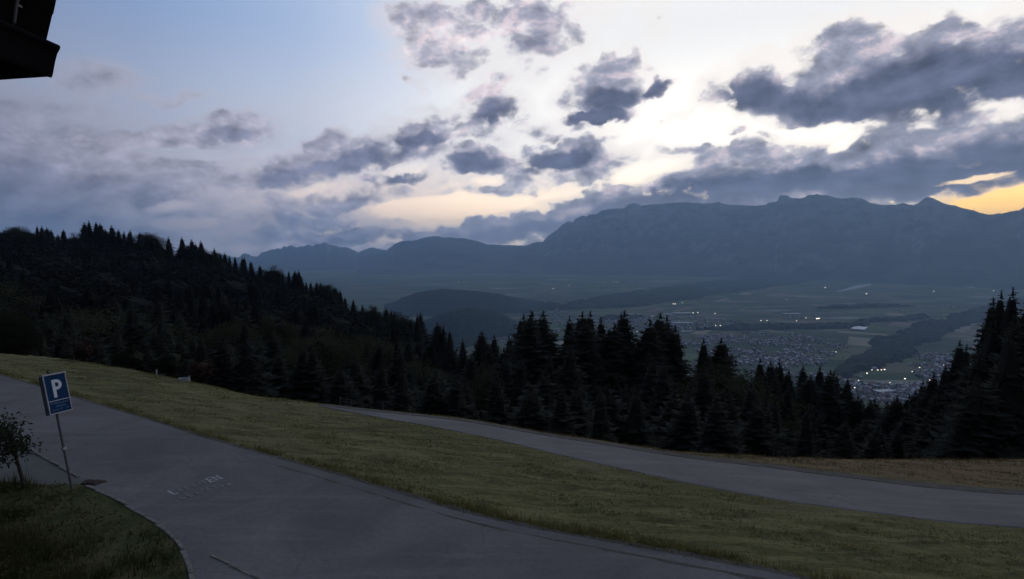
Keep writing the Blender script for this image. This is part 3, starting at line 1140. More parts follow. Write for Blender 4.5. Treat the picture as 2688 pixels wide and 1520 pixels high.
# ------------------------------------------------------------------ trees
def foliage_mat(name, lo, hi, scale=1.2):
    m, t, b = mat(name, 0.85, 0.12)
    P = geo_pos(t)
    oi = t.node('ShaderNodeObjectInfo')
    n = t.noise(P, scale, 4, 0.6)
    f = t.math('ADD', t.ss(n, 0.3, 0.7, 0.0, 0.65), t.math('MULTIPLY', oi.outputs['Random'], 0.35))
    c = t.mix(f, lo, hi)
    t.put(b.inputs['Base Color'], c)
    tr = t.node('ShaderNodeBsdfTranslucent')
    t.put(tr.inputs['Color'], c)
    mx = t.node('ShaderNodeMixShader')
    mx.inputs[0].default_value = 0.4
    t.l.new(b.outputs[0], mx.inputs[1])
    t.l.new(tr.outputs[0], mx.inputs[2])
    t.l.new(mx.outputs[0], m.node_tree.nodes['Material Output'].inputs['Surface'])
    return m


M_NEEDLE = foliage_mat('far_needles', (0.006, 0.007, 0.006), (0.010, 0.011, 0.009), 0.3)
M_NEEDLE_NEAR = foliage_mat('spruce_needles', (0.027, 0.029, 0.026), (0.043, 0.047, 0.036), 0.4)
M_LEAF = foliage_mat('broad_leaves', (0.028, 0.030, 0.016), (0.047, 0.049, 0.026), 0.3)
M_LEAF_DULL = foliage_mat('dull_leaves', (0.014, 0.017, 0.011), (0.024, 0.028, 0.016), 0.4)
M_LEAF_RED = foliage_mat('reddish_leaves', (0.030, 0.018, 0.014), (0.052, 0.030, 0.023), 3.0)
M_LEAF_NEAR = foliage_mat('sapling_leaves', (0.014, 0.019, 0.011), (0.040, 0.048, 0.026), 4.0)
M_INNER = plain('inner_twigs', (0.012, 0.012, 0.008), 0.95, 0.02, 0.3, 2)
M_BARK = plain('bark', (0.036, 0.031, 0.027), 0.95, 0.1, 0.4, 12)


def spruce_crown(seed, levels, per, full, wide=1.0, ragged=0.25):
    r_ = random.Random(seed)
    V, F = [], []

    def tri(a, b, c):
        n = len(V)
        V.extend((a, b, c))
        F.append((n, n + 1, n + 2))
    core_lv = 9
    # dense inner mass, jagged
    rings = []
    for i in range(core_lv):
        t = 0.05 + 0.9 * i / (core_lv - 1)
        rad = (0.092 * (1 - t) ** 0.80 + 0.004) * wide
        n0 = len(V)
        k = 8
        for j in range(k):
            a = 6.283 * j / k + i * 0.4
            rr = rad * r_.uniform(0.75, 1.15)
            V.append((rr * math.cos(a), rr * math.sin(a), t + r_.uniform(-.012, .012)))
        rings.append(n0)
    for i in range(core_lv - 1):
        for j in range(8):
            a, b = rings[i] + j, rings[i] + (j + 1) % 8
            c, d = rings[i + 1] + (j + 1) % 8, rings[i + 1] + j
            F.append((a, b, c))
            F.append((a, c, d))
    lop = r_.uniform(0, 6.28)
    for i in range(levels):
        t = 0.04 + 0.955 * (i / (levels - 1)) ** 0.93
        base_r = (0.185 * (1 - t) ** 0.80 + 0.006) * wide
        base_r *= r_.uniform(1 - ragged, 1 + ragged * 0.7)
        nb = max(4, int(per * (0.45 + 0.55 * (1 - t))))
        a0 = r_.uniform(0, 6.28)
        for j in range(nb):
            a = a0 + 6.283 * j / nb + r_.uniform(-.25, .25)
            ln = base_r * r_.uniform(0.70, 1.14) * (1 + 0.16 * math.cos(a - lop))
            ca, sa = math.cos(a), math.sin(a)
            z0 = t + r_.uniform(-.008, .008)
            rise = (t - 0.45) * 0.5
            zt = z0 + ln * (rise - 0.35)
            zm = z0 + ln * (rise * 0.6 - 0.32)
            wd = ln * r_.uniform(0.20, 0.30)
            p0 = (0, 0, z0 + ln * 0.05)
            mid = (ca * ln * 0.6, sa * ln * 0.6, zm)
            tip = (ca * ln, sa * ln, zt)
            lft = (mid[0] - sa * wd, mid[1] + ca * wd, zm - wd * 0.45)
            rgt = (mid[0] + sa * wd, mid[1] - ca * wd, zm - wd * 0.45)
            if full:
                tri(p0, lft, mid)
                tri(p0, mid, rgt)
                tri(mid, lft, tip)
                tri(mid, tip, rgt)
                # hanging side sprays
                for s_ in range(4):
                    u = r_.uniform(0.3, 0.98)
                    q = (ca * ln * u, sa * ln * u, z0 + (zt - z0) * u)
                    sd = r_.choice((-1, 1)) * ln * r_.uniform(0.10, 0.24)
                    dr = ln * r_.uniform(0.10, 0.24)
                    tri((q[0], q[1], q[2] + 0.003), (q[0] - sa * sd + ca * dr * .3, q[1] + ca * sd + sa * dr * .3, q[2] - dr * 0.6), (q[0] + ca * dr * .2, q[1] + sa * dr * .2, q[2] - dr))
            else:
                tri(p0, lft, tip)
                tri(p0, tip, rgt)
    # leader
    for k in range(3):
        a = k * 2.1
        tri((0.006 * math.cos(a), 0.006 * math.sin(a), 0.965), (0.006 * math.cos(a + 2.1), 0.006 * math.sin(a + 2.1), 0.965), (0, 0, 1.01))
    return V, F


def trunk_mesh(h, r0, seed=0):
    m = MB()
    r_ = random.Random(seed)
    m.tube([(0, 0, -0.03 * h), (0, 0, 0.02 * h), (r_.uniform(-.004, .004) * h, 0, 0.4 * h), (0, 0, h)], [r0 * 1.25, r0, r0 * 0.65, r0 * 0.1], 7)
    return m


def broad_crown(seed, nclump, nleaf, leaf, rx=0.34, zc=0.62, rz=0.38):
    r_ = np.random.default_rng(seed)
    V, F = [], []
    cl = []
    while len(cl) < nclump:
        p = r_.uniform(-1, 1, 3)
        d = np.linalg.norm(p)
        if d > 1 or d < 0.45:
            continue
        cl.append(p)
    cl = np.array(cl)
    lobes = r_.normal(size=(6, 3))
    lobes /= np.linalg.norm(lobes, axis=1)[:, None]
    pts = []
    for c in cl:
        u = c / np.linalg.norm(c)
        k = 0.86 + 0.22 * np.max(lobes @ u)
        cc = c * np.array([rx, rx, rz]) * k + np.array([0, 0, zc])
        s = r_.uniform(0.035, 0.062)
        q = np.clip(r_.normal(size=(nleaf, 3)), -1.5, 1.5) * s * np.array([1, 1, 0.7]) + cc
        pts.append(q)
    pts = np.concatenate(pts)
    n = len(pts)
    a = r_.normal(size=(n, 3))
    a /= np.linalg.norm(a, axis=1)[:, None]
    b = np.cross(a, r_.normal(size=(n, 3)))
    b /= np.linalg.norm(b, axis=1)[:, None]
    s = leaf * r_.uniform(0.6, 1.3, (n, 1))
    V = np.stack([pts - a * s, pts + b * s * 0.55, pts + a * s, pts - b * s * 0.55], 1).reshape(-1, 3)
    F = np.arange(4 * n).reshape(-1, 4)
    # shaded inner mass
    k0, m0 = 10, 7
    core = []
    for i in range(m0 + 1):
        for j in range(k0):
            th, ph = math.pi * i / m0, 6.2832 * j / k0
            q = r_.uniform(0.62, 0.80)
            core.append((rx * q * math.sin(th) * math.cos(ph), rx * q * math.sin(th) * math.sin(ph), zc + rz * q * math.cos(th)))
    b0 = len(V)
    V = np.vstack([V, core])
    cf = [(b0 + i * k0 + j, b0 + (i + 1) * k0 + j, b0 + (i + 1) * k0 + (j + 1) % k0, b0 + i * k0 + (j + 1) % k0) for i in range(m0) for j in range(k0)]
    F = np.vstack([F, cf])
    return V, F


def broad_trunk(seed, h=1.0):
    m = MB()
    r_ = random.Random(seed)
    m.tube([(0, 0, -0.03), (0, 0, 0.02), (0.01, 0, 0.3), (0.0, 0.01, 0.62)], [0.03, 0.024, 0.018, 0.008], 8)
    for i in range(7):
        a = i * 0.9 + r_.uniform(-.3, .3)
        z = r_.uniform(0.22, 0.5)
        l = r_.uniform(0.16, 0.27)
        m.tube([(0, 0, z), (math.cos(a) * l * .5, math.sin(a) * l * .5, z + l * .45), (math.cos(a) * l, math.sin(a) * l, z + l * .95)], [0.012, 0.008, 0.003], 6, cap=False)
    return m


SPR_NEAR, SPR_FAR, SPR_ALL = [], [], []
for s in range(6):
    v, f = spruce_crown(100 + s, 46, 19, True, 1.05 + 0.16 * (s % 3 - 1), (0.16, 0.22, 0.30)[s // 2])
    SPR_NEAR.append((mesh('crown', v, f, [M_NEEDLE_NEAR]), trunk_mesh(0.9, 0.012, s).mesh('trunk', M_BARK)))
FARV = []
for s in range(6):
    v, f = spruce_crown(200 + s, 16, 8, False, 1.15 + 0.2 * (s % 3 - 1), 0.45)
    tm = trunk_mesh(0.8, 0.012, s)
    n = len(v)
    vv = list(v) + tm.v
    ff = list(f) + [[n + k for k in q] for q in tm.f]
    FARV.append((v, f))
    SPR_FAR.append(mesh('spruce_tree', vv, ff, [M_NEEDLE, M_BARK], [0] * len(f) + [1] * len(tm.f)))
BROAD = []
for s in range(4):
    v, f = broad_crown(300 + s, 120, 260, 0.0075)
    ci = np.zeros(len(f), dtype=np.int32)
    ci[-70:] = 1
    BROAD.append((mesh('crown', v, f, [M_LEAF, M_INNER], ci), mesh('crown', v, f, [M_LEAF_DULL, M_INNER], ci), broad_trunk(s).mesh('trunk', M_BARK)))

BROADFAR = []
for s in range(3):
    v, f = broad_crown(350 + s, 34, 40, 0.018, 0.30, 0.6, 0.40)
    tm = broad_trunk(s)
    n = len(v)
    BROADFAR.append((v, f))

TREES = []      # every tree placed: (x, y, z, h, wide, kind, near, label, group)


def az_of(x, y):
    return math.atan2(x, y)


def place_tree(x, y, h, kind, wide=1.0, label=None, group=None, near=None, cat='tree', z=None, rz=None):
    z = zat(x, y) - 0.25 if z is None else z
    TREES.append(dict(x=x, y=y, z=z, h=h, w=wide, kind=kind, label=label, group=group, near=near, rz=random.uniform(0, 6.28) if rz is None else rz))


def place_top(px, py, kind, frac=1.0, wide=1.0, label=None, group=None, hmin=9, hmax=34, rr=None):
    """a tree whose tip stands in this direction; distance from the lie of the land"""
    az, el = azel(px, py)
    tn = math.tan(el)
    rf, tf, rs, ts, hh = [float(v) for v in ftab(np.array([az]))] if False else [float(np.asarray(v).ravel()[0]) for v in ftab(np.array([az]))]
    r = (rr if rr else rs * frac)
    for _ in range(24):
        x, y = r * math.sin(az), r * math.cos(az)
        z = zat(x, y) - 0.25
        h = HC + r * tn - z
        if h < hmin:
            r *= 0.975 if tn < -0.2 else 1.02
        elif h > hmax:
            r *= 0.975
        else:
            break
    h = max(h, 5.0)
    place_tree(x, y, h, kind, wide, label, group)


G_RIDGE = 'spruces along the skyline of the left ridge'
L_RIDGE = 'dark spruce tip standing on the skyline of the left wooded ridge'
G_RIDGEB = 'rounded trees along the skyline of the left ridge'
L_RIDGEB = 'dark rounded treetop on the skyline of the left wooded ridge'
c2 = [(360, 115), (390, 120), (455, 130), (490, 150), (605, 150), (1068, 115), (1135, 150), (1180, 170), (1220, 170), (1245, 155),
      (1342, 178), (1490, 215), (2042, 330), (2115, 380), (2145, 375), (2195, 400), (2240, 410), (2310, 420), (2340, 418), (2480, 500), (2548, 540), (5, 175), (40, 205),
      (560, 200), (640, 240), (700, 210), (1010, 150), (1410, 215), (2390, 455)]
c5 = [(295, 500), (515, 565), (568, 548), (690, 580), (740, 650), (780, 655), (845, 655), (875, 655), (985, 730), (1020, 700), (1070, 730), (1110, 800), (1195, 820),
      (1283, 865), (1455, 945), (1505, 900), (1550, 920), (1585, 930), (1740, 1010), (1795, 965), (1825, 945), (1995, 1040), (2050, 1070), (2115, 1110)]
b2 = [(100, 140), (150, 138), (275, 150), (225, 172), (1380, 195), (1460, 205), (710, 208), (760, 205), (1780, 310), (1980, 345)]
b5 = [(400, 515), (430, 530), (910, 685), (1340, 903), (1375, 903), (1620, 970), (1690, 990), (930, 690)]
for (x, y) in c2:
    place_top(*FU(x / 3.64, 560 + y / 3.64), 'spruce', random.uniform(.9, 1.0), random.uniform(1.2, 2.0), L_RIDGE, G_RIDGE)
for (x, y) in c5:
    place_top(*FU(600 + x / 3.64, 560 + y / 3.64), 'spruce', random.uniform(.9, 1.0), random.uniform(1.2, 2.0), L_RIDGE, G_RIDGE)
for (x, y) in b2:
    place_top(*FU(x / 3.64, 560 + y / 3.64), 'broad', random.uniform(.9, 1.0), 1.0, L_RIDGEB, G_RIDGEB)
for (x, y) in b5:
    place_top(*FU(600 + x / 3.64, 560 + y / 3.64), 'broad', random.uniform(.9, 1.0), 1.0, L_RIDGEB, G_RIDGEB)
for i, (x, y, lab) in enumerate(((808, 85, 'leftmost of the four tallest spruces on the left ridge skyline'), (858, 68, 'highest spruce of the four tallest on the left ridge skyline'),
                                 (912, 80, 'third of the four tallest spruces on the left ridge skyline'), (960, 92, 'rightmost of the four tallest spruces on the left ridge skyline'))):
    place_top(*FU(x / 3.64, 560 + y / 3.64), 'spruce', .97, 1.7, lab, None, hmax=40)
for (x, y, lab) in ((1612, 222, 'lone spruce tip halfway down the left ridge against pale cloud'), (1725, 225, 'lone slim spruce right of another lone tip on the left ridge'),
                    (1835, 250, 'left spruce of the three-tip clump halfway down the ridge skyline'), (1870, 285, 'low middle spruce of the three-tip clump on the ridge skyline'),
                    (1925, 260, 'right spruce of the three-tip clump halfway down the ridge skyline')):
    place_top(*FU(x / 3.64, 560 + y / 3.64), 'spruce', .97, 1.8, lab, None, hmax=40)
for (x, y, lab) in ((635, 545, 'left of two close spruces rising against the blue mountain from the ridge'), (665, 540, 'right of two close spruces rising against the blue mountain from the ridge')):
    place_top(*FU(600 + x / 3.64, 560 + y / 3.64), 'spruce', .95, 1.8, lab, None, hmax=40)

centre = [
    (65, 470, 'spruce', 1.0, .9, 'small spruce tip left of the pointed dark spruce below the wooded hill'),
    (232, 400, 'spruce', 1.0, 1.3, 'pointed broad spruce in front of the foot of the wooded hill'),
    (352, 430, 'spruce', 1.0, 1.1, 'low spruce right beside the pointed broad spruce below the wooded hill'),
    (485, 440, 'spruce', 1.0, .9, 'small thin spruce left of the tallest dark centre clump'),
    (612, 235, 'spruce', .98, 1.0, 'slim spruce at the left shoulder of the tallest dark centre clump'),
    (725, 205, 'spruce', .93, 1.5, 'tallest thick spruce of the dark centre clump'),
    (690, 250, 'spruce', .90, 1.5, 'bushy dark spruce filling the middle of the tallest centre clump'),
    (808, 205, 'spruce', .96, 1.1, 'slim spruce at the right shoulder of the tallest dark centre clump'),
    (860, 330, 'spruce', .94, 1.5, 'spreading spruce with stepped boughs right of the tallest centre clump'),
    (1070, 255, 'spruce', 1.0, .9, 'thin separate spruce in the gap between the two centre clumps'),
    (1225, 215, 'spruce', .96, 1.1, 'first tall spruce of the wide centre clump right of the gap'),
    (1300, 210, 'spruce', .95, 1.1, 'second tall spruce of the wide centre clump right of the gap'),
    (1260, 290, 'spruce', .90, 1.7, 'stout dark spruce under two tall tips of the wide centre clump'),
    (1395, 270, 'spruce', 1.0, .8, 'thin spruce spike between the wide clump and the twin tips'),
    (1540, 225, 'spruce', .97, .9, 'left of the narrow twin spruces in the wide centre clump'),
    (1590, 205, 'spruce', .96, 1.25, 'right of the narrow twin spruces with long side boughs'),
    (1480, 330, 'spruce', .92, 1.6, 'full dark spruce at the foot of the narrow twin spruces'),
    (1945, 225, 'spruce', .95, 1.45, 'broad spreading spruce at the right end of the wide centre clump'),
    (1985, 250, 'spruce', 1.0, 1.0, 'second leader close behind the broad spreading spruce'),
    (1870, 290, 'spruce', .92, 1.3, 'dense dark spruce just left of the broad spreading spruce'),
    (2080, 350, 'spruce', .94, 1.4, 'lower full spruce on the right flank of the broad spreading spruce'),
    (2370, 470, 'spruce', 1.0, .9, 'solitary pointed spruce right of the centre clumps before the town'),
    (2530, 470, 'spruce', 1.0, 1.2, 'second solitary spruce farther right before the valley town'),
]
for (x, y, k, fr, wd, lab) in centre:
    place_top(*FU(1200 + x / 3.64, 760 + y / 3.64), k, fr, wd * 1.6, lab, None, hmin=12, hmax=36)
right = [
    (35, 880, 'spruce', 1.0, 1.2), (120, 905, 'spruce', .96, 1.2), (205, 900, 'spruce', 1.0, 1.1), (300, 985, 'spruce', .95, 1.3),
    (450, 950, 'spruce', 1.0, 1.1), (520, 1040, 'spruce', .95, 1.3), (600, 955, 'spruce', 1.0, 1.2), (680, 985, 'spruce', .95, 1.3), (750, 1000, 'spruce', 1.0, 1.2),
    (850, 1065, 'spruce', .95, 1.2), (900, 1170, 'spruce', .92, 1.1), (950, 1230, 'spruce', .9, 1.1), (1010, 1262, 'spruce', .9, 1.3), (1075, 1278, 'spruce', .85, 1.4), (1140, 1272, 'spruce', .9, 1.4), (1210, 1286, 'spruce', .85, 1.4), (1290, 1276, 'spruce', .9, 1.4), (1370, 1250, 'spruce', .85, 1.4), (1440, 1225, 'spruce', .9, 1.3), (1510, 1180, 'spruce', .9, 1.3)]
for (x, y, k, fr, wd) in right:
    place_top(*FU(1988 + x / 3.64, 700 + y / 3.64), k, fr, wd * 1.5, 'dark spruce in the row sloping down to the gap where the town shows', 'spruces sloping down to the gap before the town', hmin=6)
rr_ = [(1700, 1010, .95, 1.2, 'low spruce at the left foot of the tall trees at the right edge'), (1600, 1090, .95, 1.2, 'lowest spruce right of the gap where the town shows'),
       (1800, 940, .95, 1.1, 'small spruce left of the spiked spruce at the right edge'),
       (1910, 700, 1.0, 1.0, 'spiked spruce leftmost of the tall right edge trees'), (2025, 745, 1.0, .9, 'thin spruce second from left in the right edge group'),
       (2160, 430, 1.0, .95, 'slender tall spruce standing left in the right edge group'), (2290, 300, .98, .9, 'tall narrow spruce in the middle of the right edge group'),
       (2365, 235, .97, .9, 'very tall spruce second from the right edge'), (2448, 205, .95, .9, 'tallest spruce near the right edge of the picture'),
       (2560, 260, .92, 1.0, 'tall spruce cut off by the right edge of the picture'), (2250, 520, .9, 1.3, 'full spruce in front below the tall right edge group'),
       (2450, 480, .85, 1.4, 'broad dark spruce in front of the tallest right edge spruce')]
for (x, y, fr, wd, lab) in rr_:
    place_top(*FU(1988 + x / 3.64, 700 + y / 3.64), 'spruce', fr, wd * 1.2, lab, None, hmin=9, hmax=36)
# leafy trees at the foot of the left slope
for (x, y, r, wd, lab) in ((590, 812, 96, 1.15, 'round olive-green tree left of the other leafy trees below the meadow'), (690, 800, 112, .9, 'taller dull green tree between two leafy trees below the meadow'),
                           (800, 835, 92, 1.2, 'widest olive-green leafy tree at the edge of the dark slope'), (865, 850, 100, 1.0, 'pale green leafy tree at the right of the leafy group'),
                           (740, 890, 80, 1.0, 'low leafy tree in front of the leafy group'), (990, 950, 84, .9, 'small leafy tree left of the fence posts'),
                           (1230, 930, 70, .9, 'olive leafy tree left of the tallest centre clump'), (520, 930, 66, .8, 'small leafy bush-like tree near the pale trough')):
    place_top(x, y, 'leafy', 1.0, wd * 0.72, lab, None, hmin=7, hmax=26, rr=r)
place_top(14, 782, 'broad', 1.0, 1.15, 'grey-green leafy tree beside the shed at the left edge', None, hmin=5, hmax=20, rr=45)

# the forest between: jittered rows down the slope and over the far side of the hollow
ex = np.array([(t['x'], t['y']) for t in TREES])
cand = []
gx = np.arange(-430, 130, 5.2)
gy = np.arange(20, 470, 5.2)
GX, GY = np.meshgrid(gx, gy)
GX = GX + rng.uniform(-2.6, 2.6, GX.shape)
GY = GY + rng.uniform(-2.6, 2.6, GY.shape)
gx_, gy_ = GX.ravel(), GY.ravel()
rr0 = np.hypot(gx_, gy_)
az0 = np.arctan2(gx_, gy_)
ok = (np.abs(az0) < R(46.5))
gx_, gy_, rr0, az0 = gx_[ok], gy_[ok], rr0[ok], az0[ok]
rf, tf, rs, ts, hh = ftab(az0)
zg, d1_, dc_ = terrain(gx_, gy_)
ok = (rr0 > rf * 0.62) & (rr0 < rs * 1.02) & (dc_ > 7) & ((rr0 < 150) | (rng.random(len(rr0)) < 0.8))
lim = HC + rr0 * ts - 0.004 * rr0 - zg       # never above the skyline
h_ = np.minimum(hh * rng.uniform(0.7, 1.2, len(gx_)), lim * np.where(gx_ > -10, rng.uniform(0.93, 1.0, len(gx_)), rng.uniform(0.84, 0.99, len(gx_))))
early = rr0 < rf
h_ = np.where(early, np.minimum(h_, (HC + rr0 * tf - zg)), h_)
ok &= h_ > 5
gx_, gy_, h_, zg, rr0 = gx_[ok], gy_[ok], h_[ok], zg[ok], rr0[ok]
for i in range(len(gx_)):
    place_tree(gx_[i], gy_[i], float(h_[i]), 'leafy' if (rng.random() < 0.012 and rr0[i] < 200) else ('broadmass' if (rng.random() < 0.3 and rr0[i] > 150) else 'spruce'),
               rng.uniform(1.3, 2.2), None, None, z=zg[i] - 0.3)

for t in TREES:
    t['size'] = t['h'] / math.hypot(t['x'], t['y'])
    t['named'] = t['label'] is not None
spr = [t for t in TREES if t['kind'] == 'spruce']
spr.sort(key=lambda t: (not t['named'], -t['size']))
solo = {id(t) for t in spr[:300]}
mass = []


def tree_object(t, idx):
    near = t['size'] > 0.10
    x, y, z, h, w = t['x'], t['y'], t['z'], t['h'], t['w']
    lean = (random.uniform(-.02, .02), random.uniform(-.02, .02), t['rz'])
    k = t['kind']
    lab, grp = t['label'], t['group']
    if not lab:
        if k == 'spruce':
            zx = W0 / 2 + FOC * math.tan(math.atan2(x, y))
            where = [w_ for lim_, w_ in ((130, 'behind the shed at the left edge'), (330, 'behind the reddish bush left of the trough'), (560, 'behind the pale trough on the left'),
                                         (880, 'among the leafy trees left of the fence'), (1120, 'right behind the wire fence'), (1290, 'below the dark wooded valley hill'),
                                         (1430, 'under the tallest dark centre clump'), (1580, 'under the narrow twin spruces'), (1740, 'under the broad spreading spruce'),
                                         (1950, 'under the two solitary spruces before the town'), (2150, 'left of the gap where the town shows'), (2330, 'below the gap where the town shows'),
                                         (9999, 'at the foot of the right edge trees')) if zx < lim_][0]
            size = 'tall' if h > 19 else ('small' if h < 13 else 'middle-sized')
            lab = size + ' dark spruce crowded in the forest ' + where
            grp = 'spruces ' + where + ', ' + size
        else:
            lab = 'dull leafy tree scattered among the dark spruces below the meadow'
            grp = 'leafy trees scattered among the spruces'
    if k in ('broad', 'leafy', 'broadmass'):
        v = BROAD[idx % 4]
        wid = 1.0 if k == 'leafy' else 0.9
        root = thing('leafy_tree', lab, 'tree', (x, y, z), 0, grp)
        root.rotation_euler = lean
        root.scale = (h * w * wid, h * w * wid, h)
        obj('trunk', v[2], root)
        obj('crown', v[0] if k == 'leafy' else v[1], root)
        return
    if near or t['named']:
        v = SPR_NEAR[idx % 6]
        root = thing('spruce_tree', lab, 'tree', (x, y, z), 0, grp)
        root.rotation_euler = lean
        root.scale = (h * w, h * w, h)
        obj('trunk', v[1], root)
        obj('crown', v[0], root)
    else:
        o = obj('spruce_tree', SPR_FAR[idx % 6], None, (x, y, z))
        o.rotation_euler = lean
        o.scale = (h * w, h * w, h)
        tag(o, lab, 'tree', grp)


for i, t in enumerate(TREES):
    if t['kind'] == 'spruce':
        if id(t) in solo:
            tree_object(t, i)
        else:
            mass.append(t)
    elif t['kind'] == 'broadmass':
        mass.append(t)
    else:
        tree_object(t, i)
# the remaining hundreds of trees, one mass
VV, FF4, FF3, n0 = [], [], [], 0
FF = []
for i, t in enumerate(mass):
    br = t['kind'] == 'broadmass'
    v, f = (BROADFAR[i % 3] if br else FARV[i % 6])
    a = np.asarray(v, dtype=float)
    c, s = math.cos(t['rz']), math.sin(t['rz'])
    X = (a[:, 0] * c - a[:, 1] * s) * t['h'] * t['w'] + t['x']
    Y = (a[:, 0] * s + a[:, 1] * c) * t['h'] * t['w'] + t['y']
    Z = a[:, 2] * t['h'] + t['z']
    VV.append(np.column_stack([X, Y, Z]))
    FF += (np.asarray(f) + n0).tolist()
    n0 += len(a)
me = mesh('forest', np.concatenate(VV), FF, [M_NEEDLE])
tag(obj('forest', me), 'black mass of forest covering the far side of the hollow', 'forest', kind='stuff')
print('TREES', len(TREES), 'mass', len(mass), 'faces', len(FF))


# ------------------------------------------------------------------ small things at the edge of the meadow
M_WOOD = plain('grey_weathered_wood', (0.16, 0.145, 0.125), 0.9, 0.1, 0.3, 14)
M_PALE = plain('pale_galvanised', (0.30, 0.32, 0.31), 0.6, 0.4, 0.2, 6)


def past_crest(px, py, d):
    p = hit(px, py - 0)
    v = Vector((p.x, p.y)).normalized() * d
    return Vector((p.x + v.x, p.y + v.y, zat(p.x + v.x, p.y + v.y)))


# fence along the far edge of the lower road
fence = thing('wire_fence', 'thin wire fence of short grey posts beside the end of the lower road', 'fence')
posts = []
for cx, cy in ((1070, 965), (1120, 966), (1175, 966), (1255, 968), (1390, 972), (1477, 998), (1550, 1003), (1640, 1010), (1733, 1025), (1830, 1033), (1935, 1040)):
    px, py = FU(600 + cx / 3.64, 800 + cy / 3.64)
    d = ray(px, py - 7)
    # first spot just past the edge whose post top can be seen
    az = math.atan2(d.x, d.y)
    p = hit(px, py + 4)
    r = math.hypot(p.x, p.y) + 0.7
    x, y = r * math.sin(az), r * math.cos(az)
    z = zat(x, y)
    topz = HC + r * d.z / math.hypot(d.x, d.y)
    posts.append((x, y, z, min(0.9, max(0.42, topz - z))))
pm = MB()
pm.box((0, 0, 0.5), (0.045, 0.045, 1.0))
pm.poly([(-.0225, -.0225, 1.001), (.0225, -.0225, 1.001), (0, 0, 1.05)])
pm.poly([(.0225, -.0225, 1.001), (.0225, .0225, 1.001), (0, 0, 1.05)])
pm.poly([(.0225, .0225, 1.001), (-.0225, .0225, 1.001), (0, 0, 1.05)])
pm.poly([(-.0225, .0225, 1.001), (-.0225, -.0225, 1.001), (0, 0, 1.05)])
pmesh = pm.mesh('fence_post', plain('post_wood', (0.085, 0.078, 0.07), 0.95, 0.05, 0.3, 14))
for (x, y, z, hgt) in posts:
    o = obj('fence_post', pmesh, fence, (x, y, z - 0.1))
    o.scale = (1, 1, hgt + 0.1)
    o.rotation_euler = (random.uniform(-.06, .06), random.uniform(-.06, .06), random.random())
for lvl in (0.55, 0.85):
    wm = MB()
    wm.tube([(x, y, z + hgt * lvl) for (x, y, z, hgt) in posts], 0.006, 5)
    obj('wire', wm.mesh('wire', plain('fence_wire', (0.12, 0.12, 0.12), 0.5)), fence)

# pale trough
p = hit(463, 962)
tr = thing('water_trough', 'small pale metal trough at the far edge of the meadow on the left', 'trough', p, R(18))
tr.scale = (.46, .46, .46)
b = MB()
for (c, s) in (((0, -.28, .36), (1.0, .04, .34)), ((0, .28, .36), (1.0, .04, .34)), ((-.5, 0, .36), (.04, .6, .34)), ((.5, 0, .36), (.04, .6, .34)), ((0, 0, .21), (1.0, .56, .04))):
    b.box(c, s)
obj('basin', b.mesh('basin', M_PALE), tr)
for sx in (-.42, .42):
    b = MB()
    b.box((sx, 0, .09), (.07, .5, .2))
    obj('leg', b.mesh('leg', M_WOOD), tr)
b = MB()
b.box((.56, .1, .34), (.07, .07, .75))
obj('post', b.mesh('post', M_PALE), tr)
b = MB()
b.tube([(.56, .1, .66), (.45, .1, .68), (.34, .1, .64), (.32, .1, .58)], .02, 8)
obj('spout', b.mesh('spout', M_PALE), tr)

# lone post, stone, board
p = hit(394, 944)
b = MB()
b.box((0, 0, .12), (.05, .05, .34))
b.poly([(-.025, -.025, .291), (.025, -.025, .291), (.025, .025, .31), (-.025, .025, .31)])
tag(obj('marker_post', b.mesh('marker_post', M_PALE), None, p), 'short pale marker post on the meadow edge left of the trough', 'post')
p = hit(31, 890)
m = MB()
m.tube([(0, 0, -.05), (0, 0, .1), (.02, 0, .24), (.03, .01, .3)], [.16, .17, .12, .03], 7)
tag(obj('boundary_stone', m.mesh('boundary_stone', plain('stone_grey', (.16, .155, .14), .9)), None, p), 'small grey stone at the meadow edge by the left border', 'stone')
az, el = azel(86, 873)
r = math.hypot(*hit(86, 893)[:2]) + 3
x, y = r * math.sin(az), r * math.cos(az)
zt = HC + r * math.tan(el)
bd = thing('notice_board', 'small pale board on a post before the dark shrubs at far left', 'board', (x, y, zat(x, y)), -az)
b = MB()
b.box((0, 0, (zt - zat(x, y)) / 2), (.06, .06, zt - zat(x, y)))
obj('post', b.mesh('post', M_WOOD), bd)
b = MB()
b.box((0, -.05, zt - zat(x, y)), (.34, .03, .24))
obj('panel', b.mesh('panel', M_PALE), bd)


